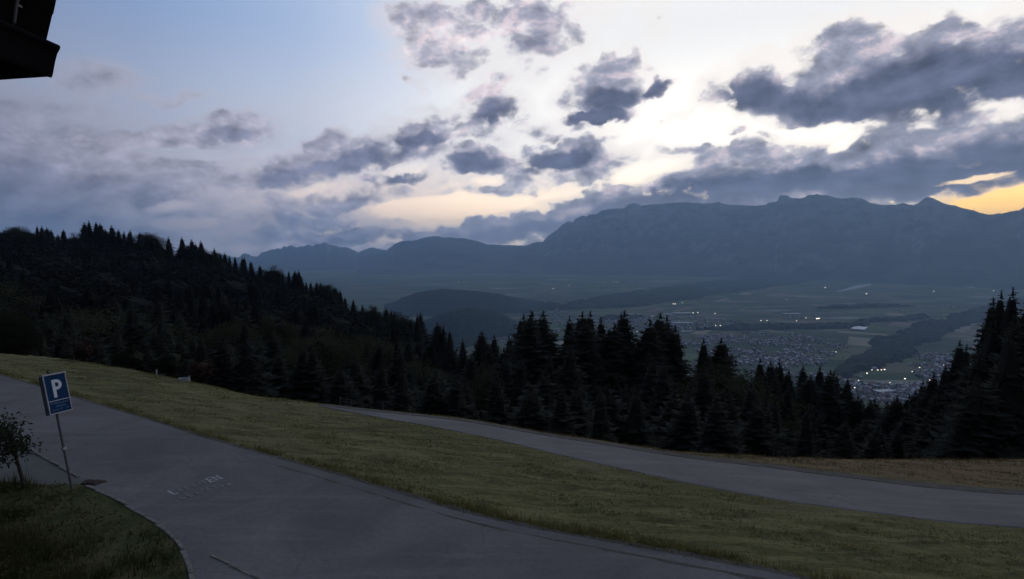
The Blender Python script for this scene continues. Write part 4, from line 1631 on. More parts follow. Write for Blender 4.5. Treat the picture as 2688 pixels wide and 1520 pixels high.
# shed at the left edge
def shed():
    az, el = azel(52, 842)
    r = 52
    x, y = r * math.sin(az), r * math.cos(az)
    z = zat(x, y)
    zt = HC + r * math.tan(el)
    h = zt - z
    rt = thing('wooden_shed', 'dark weathered shed half hidden behind the tree at the left edge', 'shed', (x, y, z), -az + R(14))
    mw = plain('shed_boards', (.03, .028, .027), .9, .1, .3, 10)
    mr = plain('shed_roof', (.022, .022, .022), .8, .2, .2, 5)
    b = MB()
    b.box((0, 1.2, h / 2), (1.9, 2.4, h))
    obj('wall', b.mesh('wall', mw), rt)
    for k in range(6):
        b = MB()
        b.box((-0.79 + k * .316, -.015, h / 2), (.28, .03, h - .02))
        obj('plank', b.mesh('plank', mw), rt)
    b = MB()
    b.poly([(-1.2, -.3, h - .05), (1.2, -.3, h - .05), (1.2, 1.2, h + .45), (-1.2, 1.2, h + .45)])
    b.poly([(1.2, 2.7, h - .05), (-1.2, 2.7, h - .05), (-1.2, 1.2, h + .45), (1.2, 1.2, h + .45)])
    b.poly([(-1.2, -.3, h - .15), (1.2, -.3, h - .15), (1.2, -.3, h - .05), (-1.2, -.3, h - .05)])
    b.poly([(.95, 0, h), (.95, 2.4, h), (.95, 1.2, h + .36)])
    b.poly([(-.95, 0, h), (-.95, 2.4, h), (-.95, 1.2, h + .36)])
    obj('roof', b.mesh('roof', mr), rt)


shed()


# bushes on the edge of the meadow
def bush(px, py, hgt, w, m_, label, past=0.8, seed=0, name='bush'):
    p = past_crest(px, py, past)
    v, f = broad_crown(500 + seed, 18, 40, 0.05, 0.5, 0.48, 0.42)
    rt = thing(name, label, 'bush', p)
    rt.scale = (hgt * w, hgt * w, hgt)
    obj('foliage', mesh('foliage', v, f, [m_]), rt)
    b = MB()
    for k in range(5):
        a = k * 1.256
        b.tube([(0, 0, -.05), (math.cos(a) * .12, math.sin(a) * .12, .25), (math.cos(a) * .3, math.sin(a) * .3, .6)], [.02, .015, .006], 5)
    obj('stem', b.mesh('stem', M_BARK), rt)


bush(212, 912, 1.5, 0.85, M_LEAF_RED, 'reddish brown bush on the edge of the meadow', 0.6, 1)
bush(120, 896, 1.6, 1.3, M_LEAF_DULL, 'green bush left of the reddish bush on the meadow edge', 0.8, 2)
bush(330, 930, 1.8, 1.1, M_LEAF_DULL, 'dull bush behind the meadow edge left of the marker post', 2.5, 3)
bush(430, 950, 2.0, 1.0, M_LEAF_DULL, 'pale-stemmed bush left behind the trough', 2.8, 4)
bush(500, 965, 1.7, 1.1, M_LEAF_RED, 'dark reddish bush right behind the trough', 2.8, 5)
bush(1640, 1124, 0.5, 1.2, M_LEAF_DULL, 'low tuft-like bush above the bend of the lower road', 0.3, 6)


# ------------------------------------------------------------------ young tree at lower left
def sapling():
    base = Vector((*flat_hit(62, 1228, 0.1), 0.08))
    depth = base.y * CP - (base.z - HC) * SP

    def at(px, py, k=1.0):
        return Vector((0, 0, HC)) + ray(px, py) * depth * k
    rt = thing('young_tree', 'young tree with leaning thin trunk at the lower left edge', 'tree', base)
    b = MB()
    trunk = [base - base, at(52, 1190) - base, at(40, 1150) - base, at(33, 1128) - base, at(22, 1090) - base]
    b.tube(trunk, [.045, .038, .032, .028, .016], 8)
    obj('trunk', b.mesh('trunk', M_BARK), rt)
    fork = trunk[3]
    tips = [(95, 1118, -.01), (72, 1092, .02), (60, 1128, .03), (38, 1058, .0), (15, 1052, .03), (-20, 1060, .0), (0, 1115, -.04), (-25, 1140, .02), (8, 1165, -.02), (85, 1135, .02),
            (45, 1100, -.05), (-40, 1095, .05), (25, 1080, -.04), (55, 1108, .0), (-10, 1085, .06)]
    V, F = [], []
    r_ = np.random.default_rng(3)
    for i, (px, py, dk) in enumerate(tips):
        tip = at(px, py, 1 + dk) - base
        st = trunk[2].lerp(trunk[4], (i % 5) / 5)
        mid = st.lerp(tip, .5) + Vector((0, 0, .06))
        b = MB()
        b.tube([st, mid, tip], [.014, .01, .004], 6)
        obj('branch', b.mesh('branch', M_BARK), rt)
        near_trunk = px < 45
        for k in range(105 if near_trunk else 40):
            u = r_.uniform(.25, 1.05)
            c = st.lerp(mid, u * 2) if u < .5 else mid.lerp(tip, u * 2 - 1)
            spread = .13 if near_trunk else .075
            c = c + Vector(r_.normal(size=3) * spread)
            a = Vector(r_.normal(size=3)).normalized()
            a.z -= .5
            a.normalize()
            bb = a.cross(Vector(r_.normal(size=3))).normalized()
            s = r_.uniform(.036, .068)
            n = len(V)
            V += [c, c + a * s + bb * s * .42, c + a * s * 2, c + a * s - bb * s * .42]
            F.append((n, n + 1, n + 2, n + 3))
    obj('foliage', mesh('foliage', [tuple(v) for v in V], F, [M_LEAF_NEAR]), rt)


sapling()


# ------------------------------------------------------------------ grass
def inside(x, y, poly):
    c = np.zeros(x.shape, bool)
    n = len(poly)
    for i in range(n):
        x0, y0 = poly[i]
        x1, y1 = poly[i - 1]
        with np.errstate(divide='ignore', invalid='ignore'):
            hitx = (y0 > y) != (y1 > y)
            xx = (x1 - x0) * (y - y0) / (y1 - y0 + 1e-12) + x0
        c ^= hitx & (x < xx)
    return c


def grass_mat(name, stops):
    m, t, b = mat(name, 0.9, 0.05)
    P = geo_pos(t)
    st = t.mapping(P, (0, 0, 0), (0, 0, R(20)), (0.6, 2.4, 1.0))
    n = t.noise(st, 0.9, 5, 0.65)
    n2 = t.noise(P, 14.0, 2, 0.5)
    f = t.math('ADD', t.math('MULTIPLY', n, 0.7), t.math('MULTIPLY', n2, 0.3))
    c = t.ramp(f, stops)
    t.put(b.inputs['Base Color'], c)
    tr = t.node('ShaderNodeBsdfTranslucent')
    t.put(tr.inputs['Color'], c)
    mx = t.node('ShaderNodeMixShader')
    mx.inputs[0].default_value = 0.42
    t.l.new(b.outputs[0], mx.inputs[1])
    t.l.new(tr.outputs[0], mx.inputs[2])
    t.l.new(mx.outputs[0], m.node_tree.nodes['Material Output'].inputs['Surface'])
    return m


def blades(name, x, y, z, hgt, nb, width, m, label, lean=0.7, cat='grass'):
    n = len(x)
    x, y, z, hgt = [np.repeat(a, nb) for a in (x, y, z, hgt)]
    N = len(x)
    a = rng.uniform(0, 2 * np.pi, N)
    off = rng.uniform(0, 0.035, N) * np.maximum(1, hgt / 0.1)
    bx, by = x + np.cos(a) * off, y + np.sin(a) * off
    hh_ = hgt * rng.uniform(0.5, 1.15, N)
    l = hh_ * rng.uniform(0.1, lean, N)
    tx, ty, tz = bx + np.cos(a) * l, by + np.sin(a) * l, z + hh_
    wx, wy = -np.sin(a) * width * rng.uniform(.6, 1.3, N), np.cos(a) * width
    V = np.empty((N, 3, 3))
    V[:, 0] = np.column_stack([bx - wx, by - wy, z - .02])
    V[:, 1] = np.column_stack([bx + wx, by + wy, z - .02])
    V[:, 2] = np.column_stack([tx, ty, tz])
    me = bpy.data.meshes.new(name)
    me.vertices.add(N * 3)
    me.vertices.foreach_set('co', V.reshape(-1))
    me.loops.add(N * 3)
    me.loops.foreach_set('vertex_index', np.arange(N * 3, dtype=np.int32))
    me.polygons.add(N)
    me.polygons.foreach_set('loop_start', np.arange(0, N * 3, 3, dtype=np.int32))
    me.polygons.foreach_set('loop_total', np.full(N, 3, dtype=np.int32))
    me.materials.append(m)
    me.update(calc_edges=True)
    return tag(obj(name, me), label, cat, kind='stuff')


G_MEADOW = grass_mat('meadow_grass', [(0.30, (0.060, 0.057, 0.020)), (0.45, (0.104, 0.096, 0.034)), (0.56, (0.138, 0.122, 0.046)), (0.70, (0.22, 0.188, 0.085))])
G_DRY = grass_mat('dry_grass', [(0.30, (0.055, 0.045, 0.02)), (0.5, (0.11, 0.082, 0.042)), (0.66, (0.16, 0.125, 0.066))])
G_TALL = grass_mat('rank_grass', [(0.30, (0.014, 0.020, 0.006)), (0.46, (0.034, 0.040, 0.012)), (0.60, (0.070, 0.060, 0.022)), (0.70, (0.085, 0.045, 0.024))])


def scatter_meadow():
    n = 420000
    r = 7 + 36 * rng.random(n) ** 0.9
    a = rng.uniform(R(-47), R(47), n)
    x, y = r * np.sin(a), r * np.cos(a)
    z, d1, dc = terrain(x, y)
    su = sdist(x, y, [(p.x, p.y) for p in r2u])
    sl = sdist(x, y, [(p.x, p.y) for p in r2l])
    road2 = (su < 0.35) & (sl > -0.05)
    c, s = math.cos(R(20)), math.sin(R(20))
    U, V = x * c - y * s, x * s + y * c
    dens = fbm(U * 0.8, V * 2.8, 4, 5)
    lump = (fbm(U * 0.9, V * 3.4, 4, 2) - 0.5) * 0.22 + (fbm(x * 0.3, y * 0.3, 3, 9) - 0.5) * 0.3
    r2d = np.minimum(np.abs(su), np.abs(sl))
    amp = smooth(0.6, 2.0, d1) * smooth(0.35, 1.5, r2d) * np.where(dc > -0.4, 0.5, 1.0)
    zz = z + lump * amp
    edge = fbm(x * 1.3, y * 1.3, 3, 40) * 0.7
    near_edge = 1 + 1.6 * np.exp(-((d1 - 0.45) / 0.35) ** 2)
    keep = (d1 > 0.06 + edge * 0.42) & (dc < 1.2) & ~road2 & (rng.random(n) < np.clip((dens - 0.34) * 1.8, 0.06, 0.55) * near_edge)
    x, y, zz, d1, dc, su, dens = [q[keep] for q in (x, y, zz, d1, dc, su, dens)]
    h = 0.016 + 0.022 * np.clip(dens - 0.35, 0, .4) / .4 + 0.035 * rng.random(len(x)) ** 3
    h = h + 0.15 * np.exp(-((d1 - 0.5) / 0.4) ** 2) * rng.random(len(x)) + 0.07 * (np.abs(dc) < 0.8) * rng.random(len(x))
    isdry = (su > 0.3) & (x > -2)
    print('meadow tufts', len(x))
    g = ~isdry
    blades('grass', x[g], y[g], zz[g], h[g], 3, 0.008, G_MEADOW, 'short mown green grass of the meadow between the two roads')
    blades('grass', x[isdry], y[isdry], zz[isdry], h[isdry] * 1.2, 3, 0.008, G_DRY, 'dry brownish grass on the strip beyond the lower road')


def scatter_bank():
    n = 60000
    x = rng.uniform(-22, -3.5, n)
    y = rng.uniform(1.5, 15, n)
    keep = inside(x, y, bank_poly)
    dk = np.abs(sdist(x, y, k2))
    keep &= dk > 0.10
    x, y, dk = x[keep], y[keep], dk[keep]
    d = fbm(x * 0.9, y * 0.9, 3, 60)
    keep = rng.random(len(x)) < np.clip((d - 0.25) * 3, .15, 1)
    x, y, d, dk = x[keep], y[keep], d[keep], dk[keep]
    h = (0.08 + 0.34 * np.clip(d - 0.4, 0, .3) / .3) * smooth(0.0, 1.6, dk) + 0.05
    blades('grass', x, y, np.full(len(x), .1), h, 3, 0.009, G_TALL, 'rank uncut grass and weeds on the bank at the lower left', 0.6)


scatter_meadow()
scatter_bank()
# leafy weeds on the bank
n = 2600
x = rng.uniform(-18, -4.5, n)
y = rng.uniform(3, 13, n)
kp = inside(x, y, bank_poly) & (np.abs(sdist(x, y, k2)) > .5) & (fbm(x * .7, y * .7, 3, 77) > .47)
x, y = x[kp], y[kp]
V, F = [], []
for i in range(len(x)):
    for k in range(9):
        c = Vector((x[i], y[i], .1)) + Vector((random.gauss(0, .07), random.gauss(0, .07), random.uniform(.03, .34)))
        a = Vector((random.gauss(0, 1), random.gauss(0, 1), random.gauss(0, .5))).normalized()
        b = a.cross(Vector((random.gauss(0, 1), random.gauss(0, 1), random.gauss(0, 1)))).normalized()
        s = random.uniform(.02, .05)
        q = len(V)
        V += [c - a * s, c + b * s * .5, c + a * s, c - b * s * .5]
        F.append((q, q + 1, q + 2, q + 3))
tag(obj('weeds', mesh('weeds', [tuple(v) for v in V], F, [foliage_mat('weed_leaves', (.03, .042, .014), (.09, .07, .03), 2.0)])), 'leafy weeds growing through the grass of the bank', 'weeds', kind='stuff')


# ------------------------------------------------------------------ valley floor
def m_valley():
    m, t, b = mat('valley_fields', 0.95, 0.05)
    P = geo_pos(t)
    q = t.mapping(P, (0, 0, 0), (0, 0, R(-38)), (1 / 420.0, 1 / 150.0, 0))
    q = t.vmath('ADD', q, t.vmath('SCALE', t.noise(q, 0.35, 2, color=True), scale=0.8))
    v = t.node('ShaderNodeTexVoronoi')
    t.put(v.inputs['Vector'], q)
    v.inputs['Scale'].default_value = 1.0
    rnd = t.xyz(v.outputs['Color'])[0]
    c = t.ramp(rnd, [(0.0, (0.025, 0.038, 0.020)), (0.3, (0.05, 0.075, 0.034)), (0.5, (0.085, 0.105, 0.052)), (0.7, (0.125, 0.10, 0.068)), (0.88, (0.06, 0.07, 0.04)), (1.0, (0.22, 0.21, 0.17))])
    n = t.noise(t.mapping(P, scale=(1 / 900., 1 / 900., 0)), 1.0, 6, 0.65)
    c = t.mix(t.ss(n, 0.42, 0.62, 0.0, 0.75), c, (0.035, 0.05, 0.028))
    n2 = t.noise(t.mapping(P, scale=(1 / 60., 1 / 60., 0)), 1.0, 4, 0.7)
    c = t.mix(t.ss(n2, 0.55, 0.7, 0, 0.6), c, (0.025, 0.035, 0.02))
    t.put(b.inputs['Base Color'], c)
    return m


S = 31000
tag(obj('valley_floor', mesh('valley_floor', [(-S, -S, VALLEY), (S, -S, VALLEY), (S, S, VALLEY), (-S, S, VALLEY)], [(0, 1, 2, 3)], [m_valley()])),
    'broad flat valley of fields far below, fading in blue haze', 'valley', kind='structure')


# mountains ---------------------------------------------------------------
def m_rock():
    m, t, b = mat('hazy_mountain', 0.95, 0.05)
    P = geo_pos(t)
    n = t.noise(t.mapping(P, scale=(1 / 700., 1 / 700., 1 / 350.)), 1.0, 8, 0.65)
    z = t.xyz(P)[2]
    c = t.mix(t.ss(n, 0.35, 0.65), (0.018, 0.024, 0.017), (0.055, 0.06, 0.045))
    nz = t.xyz(t.node('ShaderNodeNewGeometry').outputs['Normal'])[2]
    nr = t.noise(t.mapping(P, scale=(1 / 260., 1 / 260., 1 / 900.)), 1.0, 6, 0.7)
    c = t.mix(t.math('MULTIPLY', t.ss(nz, 0.93, 0.80), t.ss(nr, 0.40, 0.62)), c, (0.145, 0.142, 0.14))
    c = t.mix(t.math('MULTIPLY', t.ss(z, 200, 900), t.ss(n, 0.45, 0.6)), c, (0.13, 0.13, 0.13))
    t.put(b.inputs['Base Color'], c)
    return m


M_ROCK = m_rock()


def rng_line(pts):
    a = [azel(*p) for p in pts]
    return np.array([q[0] for q in a]), np.array([math.tan(q[1]) for q in a])


PEAK = []


def mountain(name, pts, dist, foot, label, seed, jag=1.0, n=520, back=5000):
    az, tn = rng_line(pts)
    A = np.linspace(az[0], az[-1], n)
    T = np.interp(A, az, tn)
    Ds = np.interp(A, np.linspace(az[0], az[-1], len(dist)), dist)
    Ft = np.interp(A, np.linspace(az[0], az[-1], len(foot)), foot)
    teeth = (fbm(A * 240, A * 0 + seed, 5, seed) - 0.5) * 0.0032 * jag
    ridge = HC + Ds * T
    us = np.concatenate([np.linspace(0, 1, 30), [1.25, 1.6, 2.2]])
    V = []
    for u in us:
        if u <= 1:
            d = Ft + (Ds - Ft) * u
            prof = 0.55 * u ** 1.35 + 0.45 * u ** 0.9
            wx_, wy_ = d * np.sin(A) / 2600.0, d * np.cos(A) / 2600.0
            spur = fbm(wx_ + wy_ * .4, wy_ - wx_ * .4, 5, seed) - 0.5
            spur2 = np.abs(fbm(wx_ * 1.7 + 3 + wy_, wy_ * 1.7 - wx_ * .5, 4, seed + 9) - 0.5)
            zz = VALLEY - 4 + (ridge - VALLEY + 4) * prof
            zz = zz + (spur * 1150 - spur2 * 700) * np.sin(np.pi * min(u, 1)) ** 0.8 * np.clip((ridge - VALLEY) / 1500, .2, 1) * 0.6
            zz = np.maximum(zz, VALLEY - 4)
            # keep the slope below its own skyline as seen along the range
            zz = np.minimum(zz, VALLEY - 4 + (ridge - VALLEY + 4) * (0.08 + 0.92 * u)) + teeth * Ds * u ** 16
        else:
            d = Ds + back * (u - 1)
            zz = np.maximum(ridge - (u - 1) * 1400, VALLEY - 4)
        V.append(np.column_stack([d * np.sin(A), d * np.cos(A), zz]))
    V = np.stack(V, 1)
    PEAK.append(float(V[:, :, 2].max()))
    k = V.shape[1]
    F = []
    for i in range(n - 1):
        for j in range(k - 1):
            a = i * k + j
            F.append((a, a + k, a + k + 1, a + 1))
    me = mesh(name, V.reshape(-1, 3), F, [M_ROCK], smooth=True)
    tag(obj(name, me), label, 'mountains', kind='structure')


def cr(x0, y0, pts):
    return [FU(x0 + a / 3.64, y0 + b / 3.64) for a, b in pts]


far_left = [(440, 650), (560, 640)] + cr(600, 560, [(100, 420), (130, 390), (190, 385), (220, 410), (290, 412), (310, 375), (400, 345), (475, 338), (500, 345), (535, 305), (555, 318), (580, 315), (605, 305), (640, 318), (660, 325),
                       (720, 315), (760, 298), (800, 312), (835, 290), (870, 302), (925, 276), (970, 312), (1015, 305), (1050, 325), (1125, 320), (1180, 350), (1240, 375), (1290, 345),
                       (1380, 322), (1440, 340), (1510, 352), (1700, 380), (2000, 420)]) + [(1400, 680)]
mid = [(860, 720)] + cr(600, 560, [(1240, 440), (1400, 380), (1510, 352), (1560, 318), (1590, 290), (1660, 262), (1780, 258), (1900, 225), (2000, 220), (2060, 232), (2130, 228), (2290, 245), (2400, 270), (2480, 298)]) + \
    cr(1200, 440, [(0, 665), (100, 680), (200, 700), (300, 735), (500, 740), (650, 745), (900, 760), (1200, 790)])
big = cr(1200, 440, [(100, 960), (300, 850), (500, 780), (650, 748), (720, 718), (820, 705), (880, 640), (950, 600), (1000, 550), (1060, 512), (1110, 520), (1130, 490), (1200, 458), (1240, 468), (1260, 448), (1330, 445), (1380, 410),
                     (1450, 395), (1600, 385), (1640, 345), (1700, 338), (1760, 362), (1900, 350), (2150, 330), (2400, 342), (2500, 328), (2548, 350)]) + \
    cr(1988, 440, [(0, 365), (80, 355), (105, 335), (190, 320), (210, 270), (235, 262), (265, 260), (330, 290), (420, 295), (510, 255), (560, 253), (620, 262), (680, 265), (760, 290), (830, 297), (900, 284), (1000, 297), (1100, 345),
                   (1200, 355), (1340, 350), (1385, 333), (1440, 348), (1495, 360), (1540, 340), (1590, 295), (1625, 278), (1670, 290), (1820, 350), (1890, 360), (1990, 395), (2050, 400), (2140, 435), (2200, 445),
                   (2310, 440), (2420, 420), (2500, 405), (2548, 375), (2700, 330), (3000, 300), (3600, 330)])
mountain('mountains', far_left, [22500, 22500], [16000, 16000], 'jagged far mountain range in the haze left of the centre', 1, 1.3)
mountain('mountains', mid, [18500, 18500], [13500, 13500], 'flat-topped hazy mountain in the middle distance', 2, 0.7)
mountain('mountains', big, [17500, 17000, 16000, 15000], [13500, 13000, 12300, 11500], 'long high mountain wall across the valley at the right', 3, 0.8, 900)


# wooded hill in the valley
def m_wood():
    m, t, b = mat('far_woods', 0.95, 0.05)
    P = geo_pos(t)
    n = t.noise(t.mapping(P, scale=(1 / 45., 1 / 45., 1 / 45.)), 1.0, 5, 0.7)
    t.put(b.inputs['Base Color'], t.mix(t.ss(n, 0.35, 0.65), (0.008, 0.011, 0.008), (0.024, 0.030, 0.018)))
    bump(t, b, n, 14.0, 1.0)
    return m


M_WOODS = m_wood()


def hill(pts, foot_px, label, depth, seed):
    az, tn = rng_line(pts)
    n = 120
    A = np.linspace(az[0], az[-1], n)
    T = np.interp(A, az, tn)
    fa, ft = rng_line(foot_px)
    TF = np.interp(A, fa, ft)
    D0 = (VALLEY - HC) / TF
    D1 = D0 + depth
    ridge = HC + D1 * T
    V = []
    us = np.linspace(0, 2, 44)
    for u in us:
        d = D0 + depth * u
        e = np.sin(np.clip(u, 0, 2) * np.pi / 2) ** 0.9 if u <= 1 else np.cos((u - 1) * np.pi / 2) ** 0.9
        zz = VALLEY - 3 + (ridge - VALLEY + 3) * e
        zz = zz + (fbm(A * 900, A * 0 + u * 40, 4, seed) - 0.5) * 30 * e
        V.append(np.column_stack([d * np.sin(A), d * np.cos(A), np.maximum(zz, VALLEY - 3)]))
    V = np.stack(V, 1)
    k = V.shape[1]
    F = [(i * k + j, (i + 1) * k + j, (i + 1) * k + j + 1, i * k + j + 1) for i in range(n - 1) for j in range(k - 1)]
    tag(obj('hill', mesh('hill', V.reshape(-1, 3), F, [M_WOODS], smooth=True)), label, 'hill', kind='structure')


hill([(930, 800), (975, 772), (1010, 752), (1050, 736), (1110, 728), (1180, 731), (1250, 740), (1300, 752), (1345, 764), (1400, 780)],
     [(930, 800), (1100, 795), (1250, 790), (1400, 782)], 'dark wooded hill rising from the valley floor left of centre', 700, 4)
hill([(1000, 850), (1060, 812), (1110, 788), (1180, 776), (1240, 782), (1280, 800), (1310, 822), (1330, 846)],
     [(1000, 880), (1150, 880), (1260, 852), (1330, 848)], 'nearer lower wooded hill in front of the other valley hill', 420, 5)


# belts of woodland in the valley
def woods(poly_px, label, seed, step=36):
    P = [vhit(*p) for p in poly_px]
    xy = [(p.x, p.y) for p in P]
    xs, ys = [p[0] for p in xy], [p[1] for p in xy]
    X, Y = np.meshgrid(np.arange(min(xs), max(xs) + step, step), np.arange(min(ys), max(ys) + step, step))
    sh = X.shape
    jx, jy = X.ravel() + rng.uniform(-.3, .3, X.size) * step, Y.ravel() + rng.uniform(-.3, .3, X.size) * step
    wx = jx + (fbm(jx / 400, jy / 400, 3, seed) - .5) * 260
    wy = jy + (fbm(jx / 400, jy / 400, 3, seed + 3) - .5) * 260
    ins = inside(wx, wy, xy)
    z = np.where(ins, VALLEY + 10 + 22 * rng.random(X.size), VALLEY - 2)
    V = np.column_stack([jx, jy, z])
    F = []
    I = np.arange(X.size).reshape(sh)
    insr = ins.reshape(sh)
    for i in range(sh[0] - 1):
        for j in range(sh[1] - 1):
            if insr[i, j] or insr[i + 1, j] or insr[i, j + 1] or insr[i + 1, j + 1]:
                F.append((I[i, j], I[i, j + 1], I[i + 1, j + 1], I[i + 1, j]))
    tag(obj('woods', mesh('woods', V, F, [M_WOODS])), label, 'woods', kind='stuff')


woods([(1370, 779), (1500, 748), (1750, 714), (2050, 684), (2120, 686), (2000, 714), (1850, 735), (1640, 764), (1450, 781)], 'long dark belt of woodland across the middle of the valley', 1, 60)
woods([(2090, 930), (2200, 868), (2400, 795), (2600, 742), (2600, 775), (2450, 818), (2340, 868), (2230, 920), (2110, 950)], 'dark wooded strip running up the valley to the right', 2, 30)
woods([(1740, 832), (1900, 818), (2140, 815), (2330, 792), (2320, 800), (2140, 823), (1900, 828)], 'thin dark line of trees behind the white-roofed hall', 3, 30)
woods([(1280, 760), (1400, 764), (1420, 776), (1300, 790)], 'dark wood beside the foot of the valley hill', 4, 50)
woods([(1500, 800), (1600, 795), (1620, 800), (1510, 806)], 'small dark wood before the town in mid valley', 5, 36)
woods([(2030, 775), (2180, 768), (2300, 770), (2180, 777)], 'short dark tree belt between fields at the right', 6, 36)


# houses ------------------------------------------------------------------
def house_mesh(name, w, d, h, rh, mats):
    m = MB()
    m.box((0, 0, h / 2 - 1), (w, d, h + 2), 0, 0)
    o = 0.6
    m.poly([(-w / 2 - o, -d / 2 - o, h - .2), (w / 2 + o, -d / 2 - o, h - .2), (w / 2 + o, 0, h + rh), (-w / 2 - o, 0, h + rh)], 1)
    m.poly([(w / 2 + o, d / 2 + o, h - .2), (-w / 2 - o, d / 2 + o, h - .2), (-w / 2 - o, 0, h + rh), (w / 2 + o, 0, h + rh)], 1)
    m.poly([(w / 2, -d / 2, h), (w / 2, d / 2, h), (w / 2, 0, h + rh - .1)], 0)
    m.poly([(-w / 2, d / 2, h), (-w / 2, -d / 2, h), (-w / 2, 0, h + rh - .1)], 0)
    return m, m.mesh(name, *mats)


M_WALL = [plain('house_wall_white', (.42, .41, .40), .9, .1, .1, .2), plain('house_wall_cream', (.30, .27, .24), .9, .1, .1, .2), plain('house_wall_grey', (.17, .17, .18), .9, .1, .1, .2)]
M_ROOF = [plain('roof_grey', (.13, .13, .14), .9, .1, .1, .2), plain('roof_red', (.15, .09, .075), .9, .1, .1, .2), plain('roof_pale', (.34, .34, .35), .8, .1, .1, .2)]
HM = []
for i in range(9):
    HM.append(house_mesh('house', 9 + 2.2 * (i % 4), 8 + 1.5 * (i % 3), 5 + 1.2 * (i % 3), 2.8, (M_WALL[i % 3], M_ROOF[(i // 3) % 3])))
TOWNS = [
    ([(1690, 860), (1800, 838), (1990, 838), (2140, 860), (2090, 900), (2060, 930), (2130, 985), (1960, 960), (1800, 900)], 1300),
    ([(2120, 960), (2200, 925), (2330, 885), (2430, 900), (2420, 940), (2330, 980), (2290, 1010), (2200, 1010), (2150, 1000)], 800),
    ([(1400, 800), (1480, 790), (1700, 795), (1860, 800), (1860, 815), (1740, 830), (1640, 850), (1420, 850), (1380, 830)], 800),
    ([(1960, 800), (2000, 790), (2150, 790), (2100, 800), (1980, 806)], 60),
    ([(1330, 790), (1420, 775), (1450, 785), (1400, 820), (1330, 830)], 120),
    ([(1260, 850), (1330, 838), (1330, 856), (1200, 866), (1180, 858)], 90),
    ([(2000, 722), (2080, 715), (2090, 725), (2010, 730)], 30), ([(2320, 775), (2400, 768), (2400, 782), (2330, 785)], 24),
    ([(1500, 712), (1640, 704), (1640, 710), (1500, 716)], 40), ([(1850, 690), (2300, 655), (2300, 662), (1850, 695)], 60),
    ([(2420, 680), (2575, 660), (2575, 690), (2430, 700)], 30),
]
spots = []
for poly, cnt in TOWNS:
    bx0, bx1 = min(p[0] for p in poly), max(p[0] for p in poly)
    by0, by1 = min(p[1] for p in poly), max(p[1] for p in poly)
    got = 0
    while got < cnt:
        px = rng.uniform(bx0, bx1, 200)
        py = rng.uniform(by0, by1, 200)
        ins = inside(px, py, poly)
        for a, b in zip(px[ins], py[ins]):
            q = vhit(a, b)
            if fbm(np.array([q.x / 150]), np.array([q.y / 150]), 3, 4)[0] < 0.46:
                continue
            spots.append((math.hypot(q.x, q.y), q.x, q.y))
            got += 1
            if got >= cnt:
                break
spots.sort()
HV, HF, HMI, n0 = [], [], [], 0
for i, (r, x, y) in enumerate(spots):
    rz = random.choice((0.3, 0.3 + math.pi / 2, random.uniform(0, 3.14)))
    k = random.randrange(9)
    if i < 300:
        o = obj('house', HM[k][1], None, (x, y, VALLEY))
        o.rotation_euler = (0, 0, rz)
        s = random.uniform(.85, 1.25)
        o.scale = (s, s, s)
        tag(o, 'tiny gabled house among the nearest roofs of the valley town', 'house', 'houses nearest in the valley town')
    else:
        a = np.array(HM[k][0].v) * random.uniform(.9, 1.6)
        c, s = math.cos(rz), math.sin(rz)
        HV.append(np.column_stack([a[:, 0] * c - a[:, 1] * s + x, a[:, 0] * s + a[:, 1] * c + y, a[:, 2] + VALLEY]))
        HF += [[n0 + j for j in f] for f in HM[k][0].f]
        HMI += [mi + 2 * (k % 3) for mi in HM[k][0].m]
        n0 += len(a)
me = mesh('town', np.concatenate(HV), HF, [M_WALL[0], M_ROOF[0], M_WALL[1], M_ROOF[1], M_WALL[2], M_ROOF[2]], HMI)
tag(obj('town', me), 'scattered pale houses of the towns farther out in the valley', 'town', kind='stuff')


# garden trees between the houses: too small and too many to tell apart
tv, tf_, n0 = [], [], 0
for i in range(3200):
    r, x, y = spots[random.randrange(len(spots))]
    x += random.gauss(0, 28)
    y += random.gauss(0, 28)
    h, w = random.uniform(6, 13), random.uniform(3, 7)
    ring = [(x + w * math.cos(k * 1.256) * random.uniform(.7, 1.2), y + w * math.sin(k * 1.256) * random.uniform(.7, 1.2), VALLEY + h * .4) for k in range(5)]
    tv += [(x, y, VALLEY - 1)] + ring + [(x, y, VALLEY + h)]
    for k in range(5):
        tf_ += [(n0, n0 + 1 + (k + 1) % 5, n0 + 1 + k), (n0 + 6, n0 + 1 + k, n0 + 1 + (k + 1) % 5)]
    n0 += 7
tag(obj('garden_trees', mesh('garden_trees', tv, tf_, [M_WOODS])), 'countless garden trees between the houses of the valley towns', 'trees', kind='stuff')


# large halls
def hall(px, w, d, h, rz, label, bright, name='hall'):
    p = vhit(*px)
    rt = thing(name, label, 'hall', p, rz)
    b = MB()
    b.box((0, 0, h / 2 - 1), (w, d, h + 2))
    obj('wall', b.mesh('wall', M_WALL[2]), rt)
    b = MB()
    b.box((0, 0, h + .6), (w + 1.5, d + 1.5, 1.0))
    for k in range(5):
        b.box((-w * .4 + k * w * .2, 0, h + 1.5), (w * .04, d * .8, .8))
    obj('roof', b.mesh('roof', plain('hall_roof', bright, .7, .2, .08, .05)), rt)


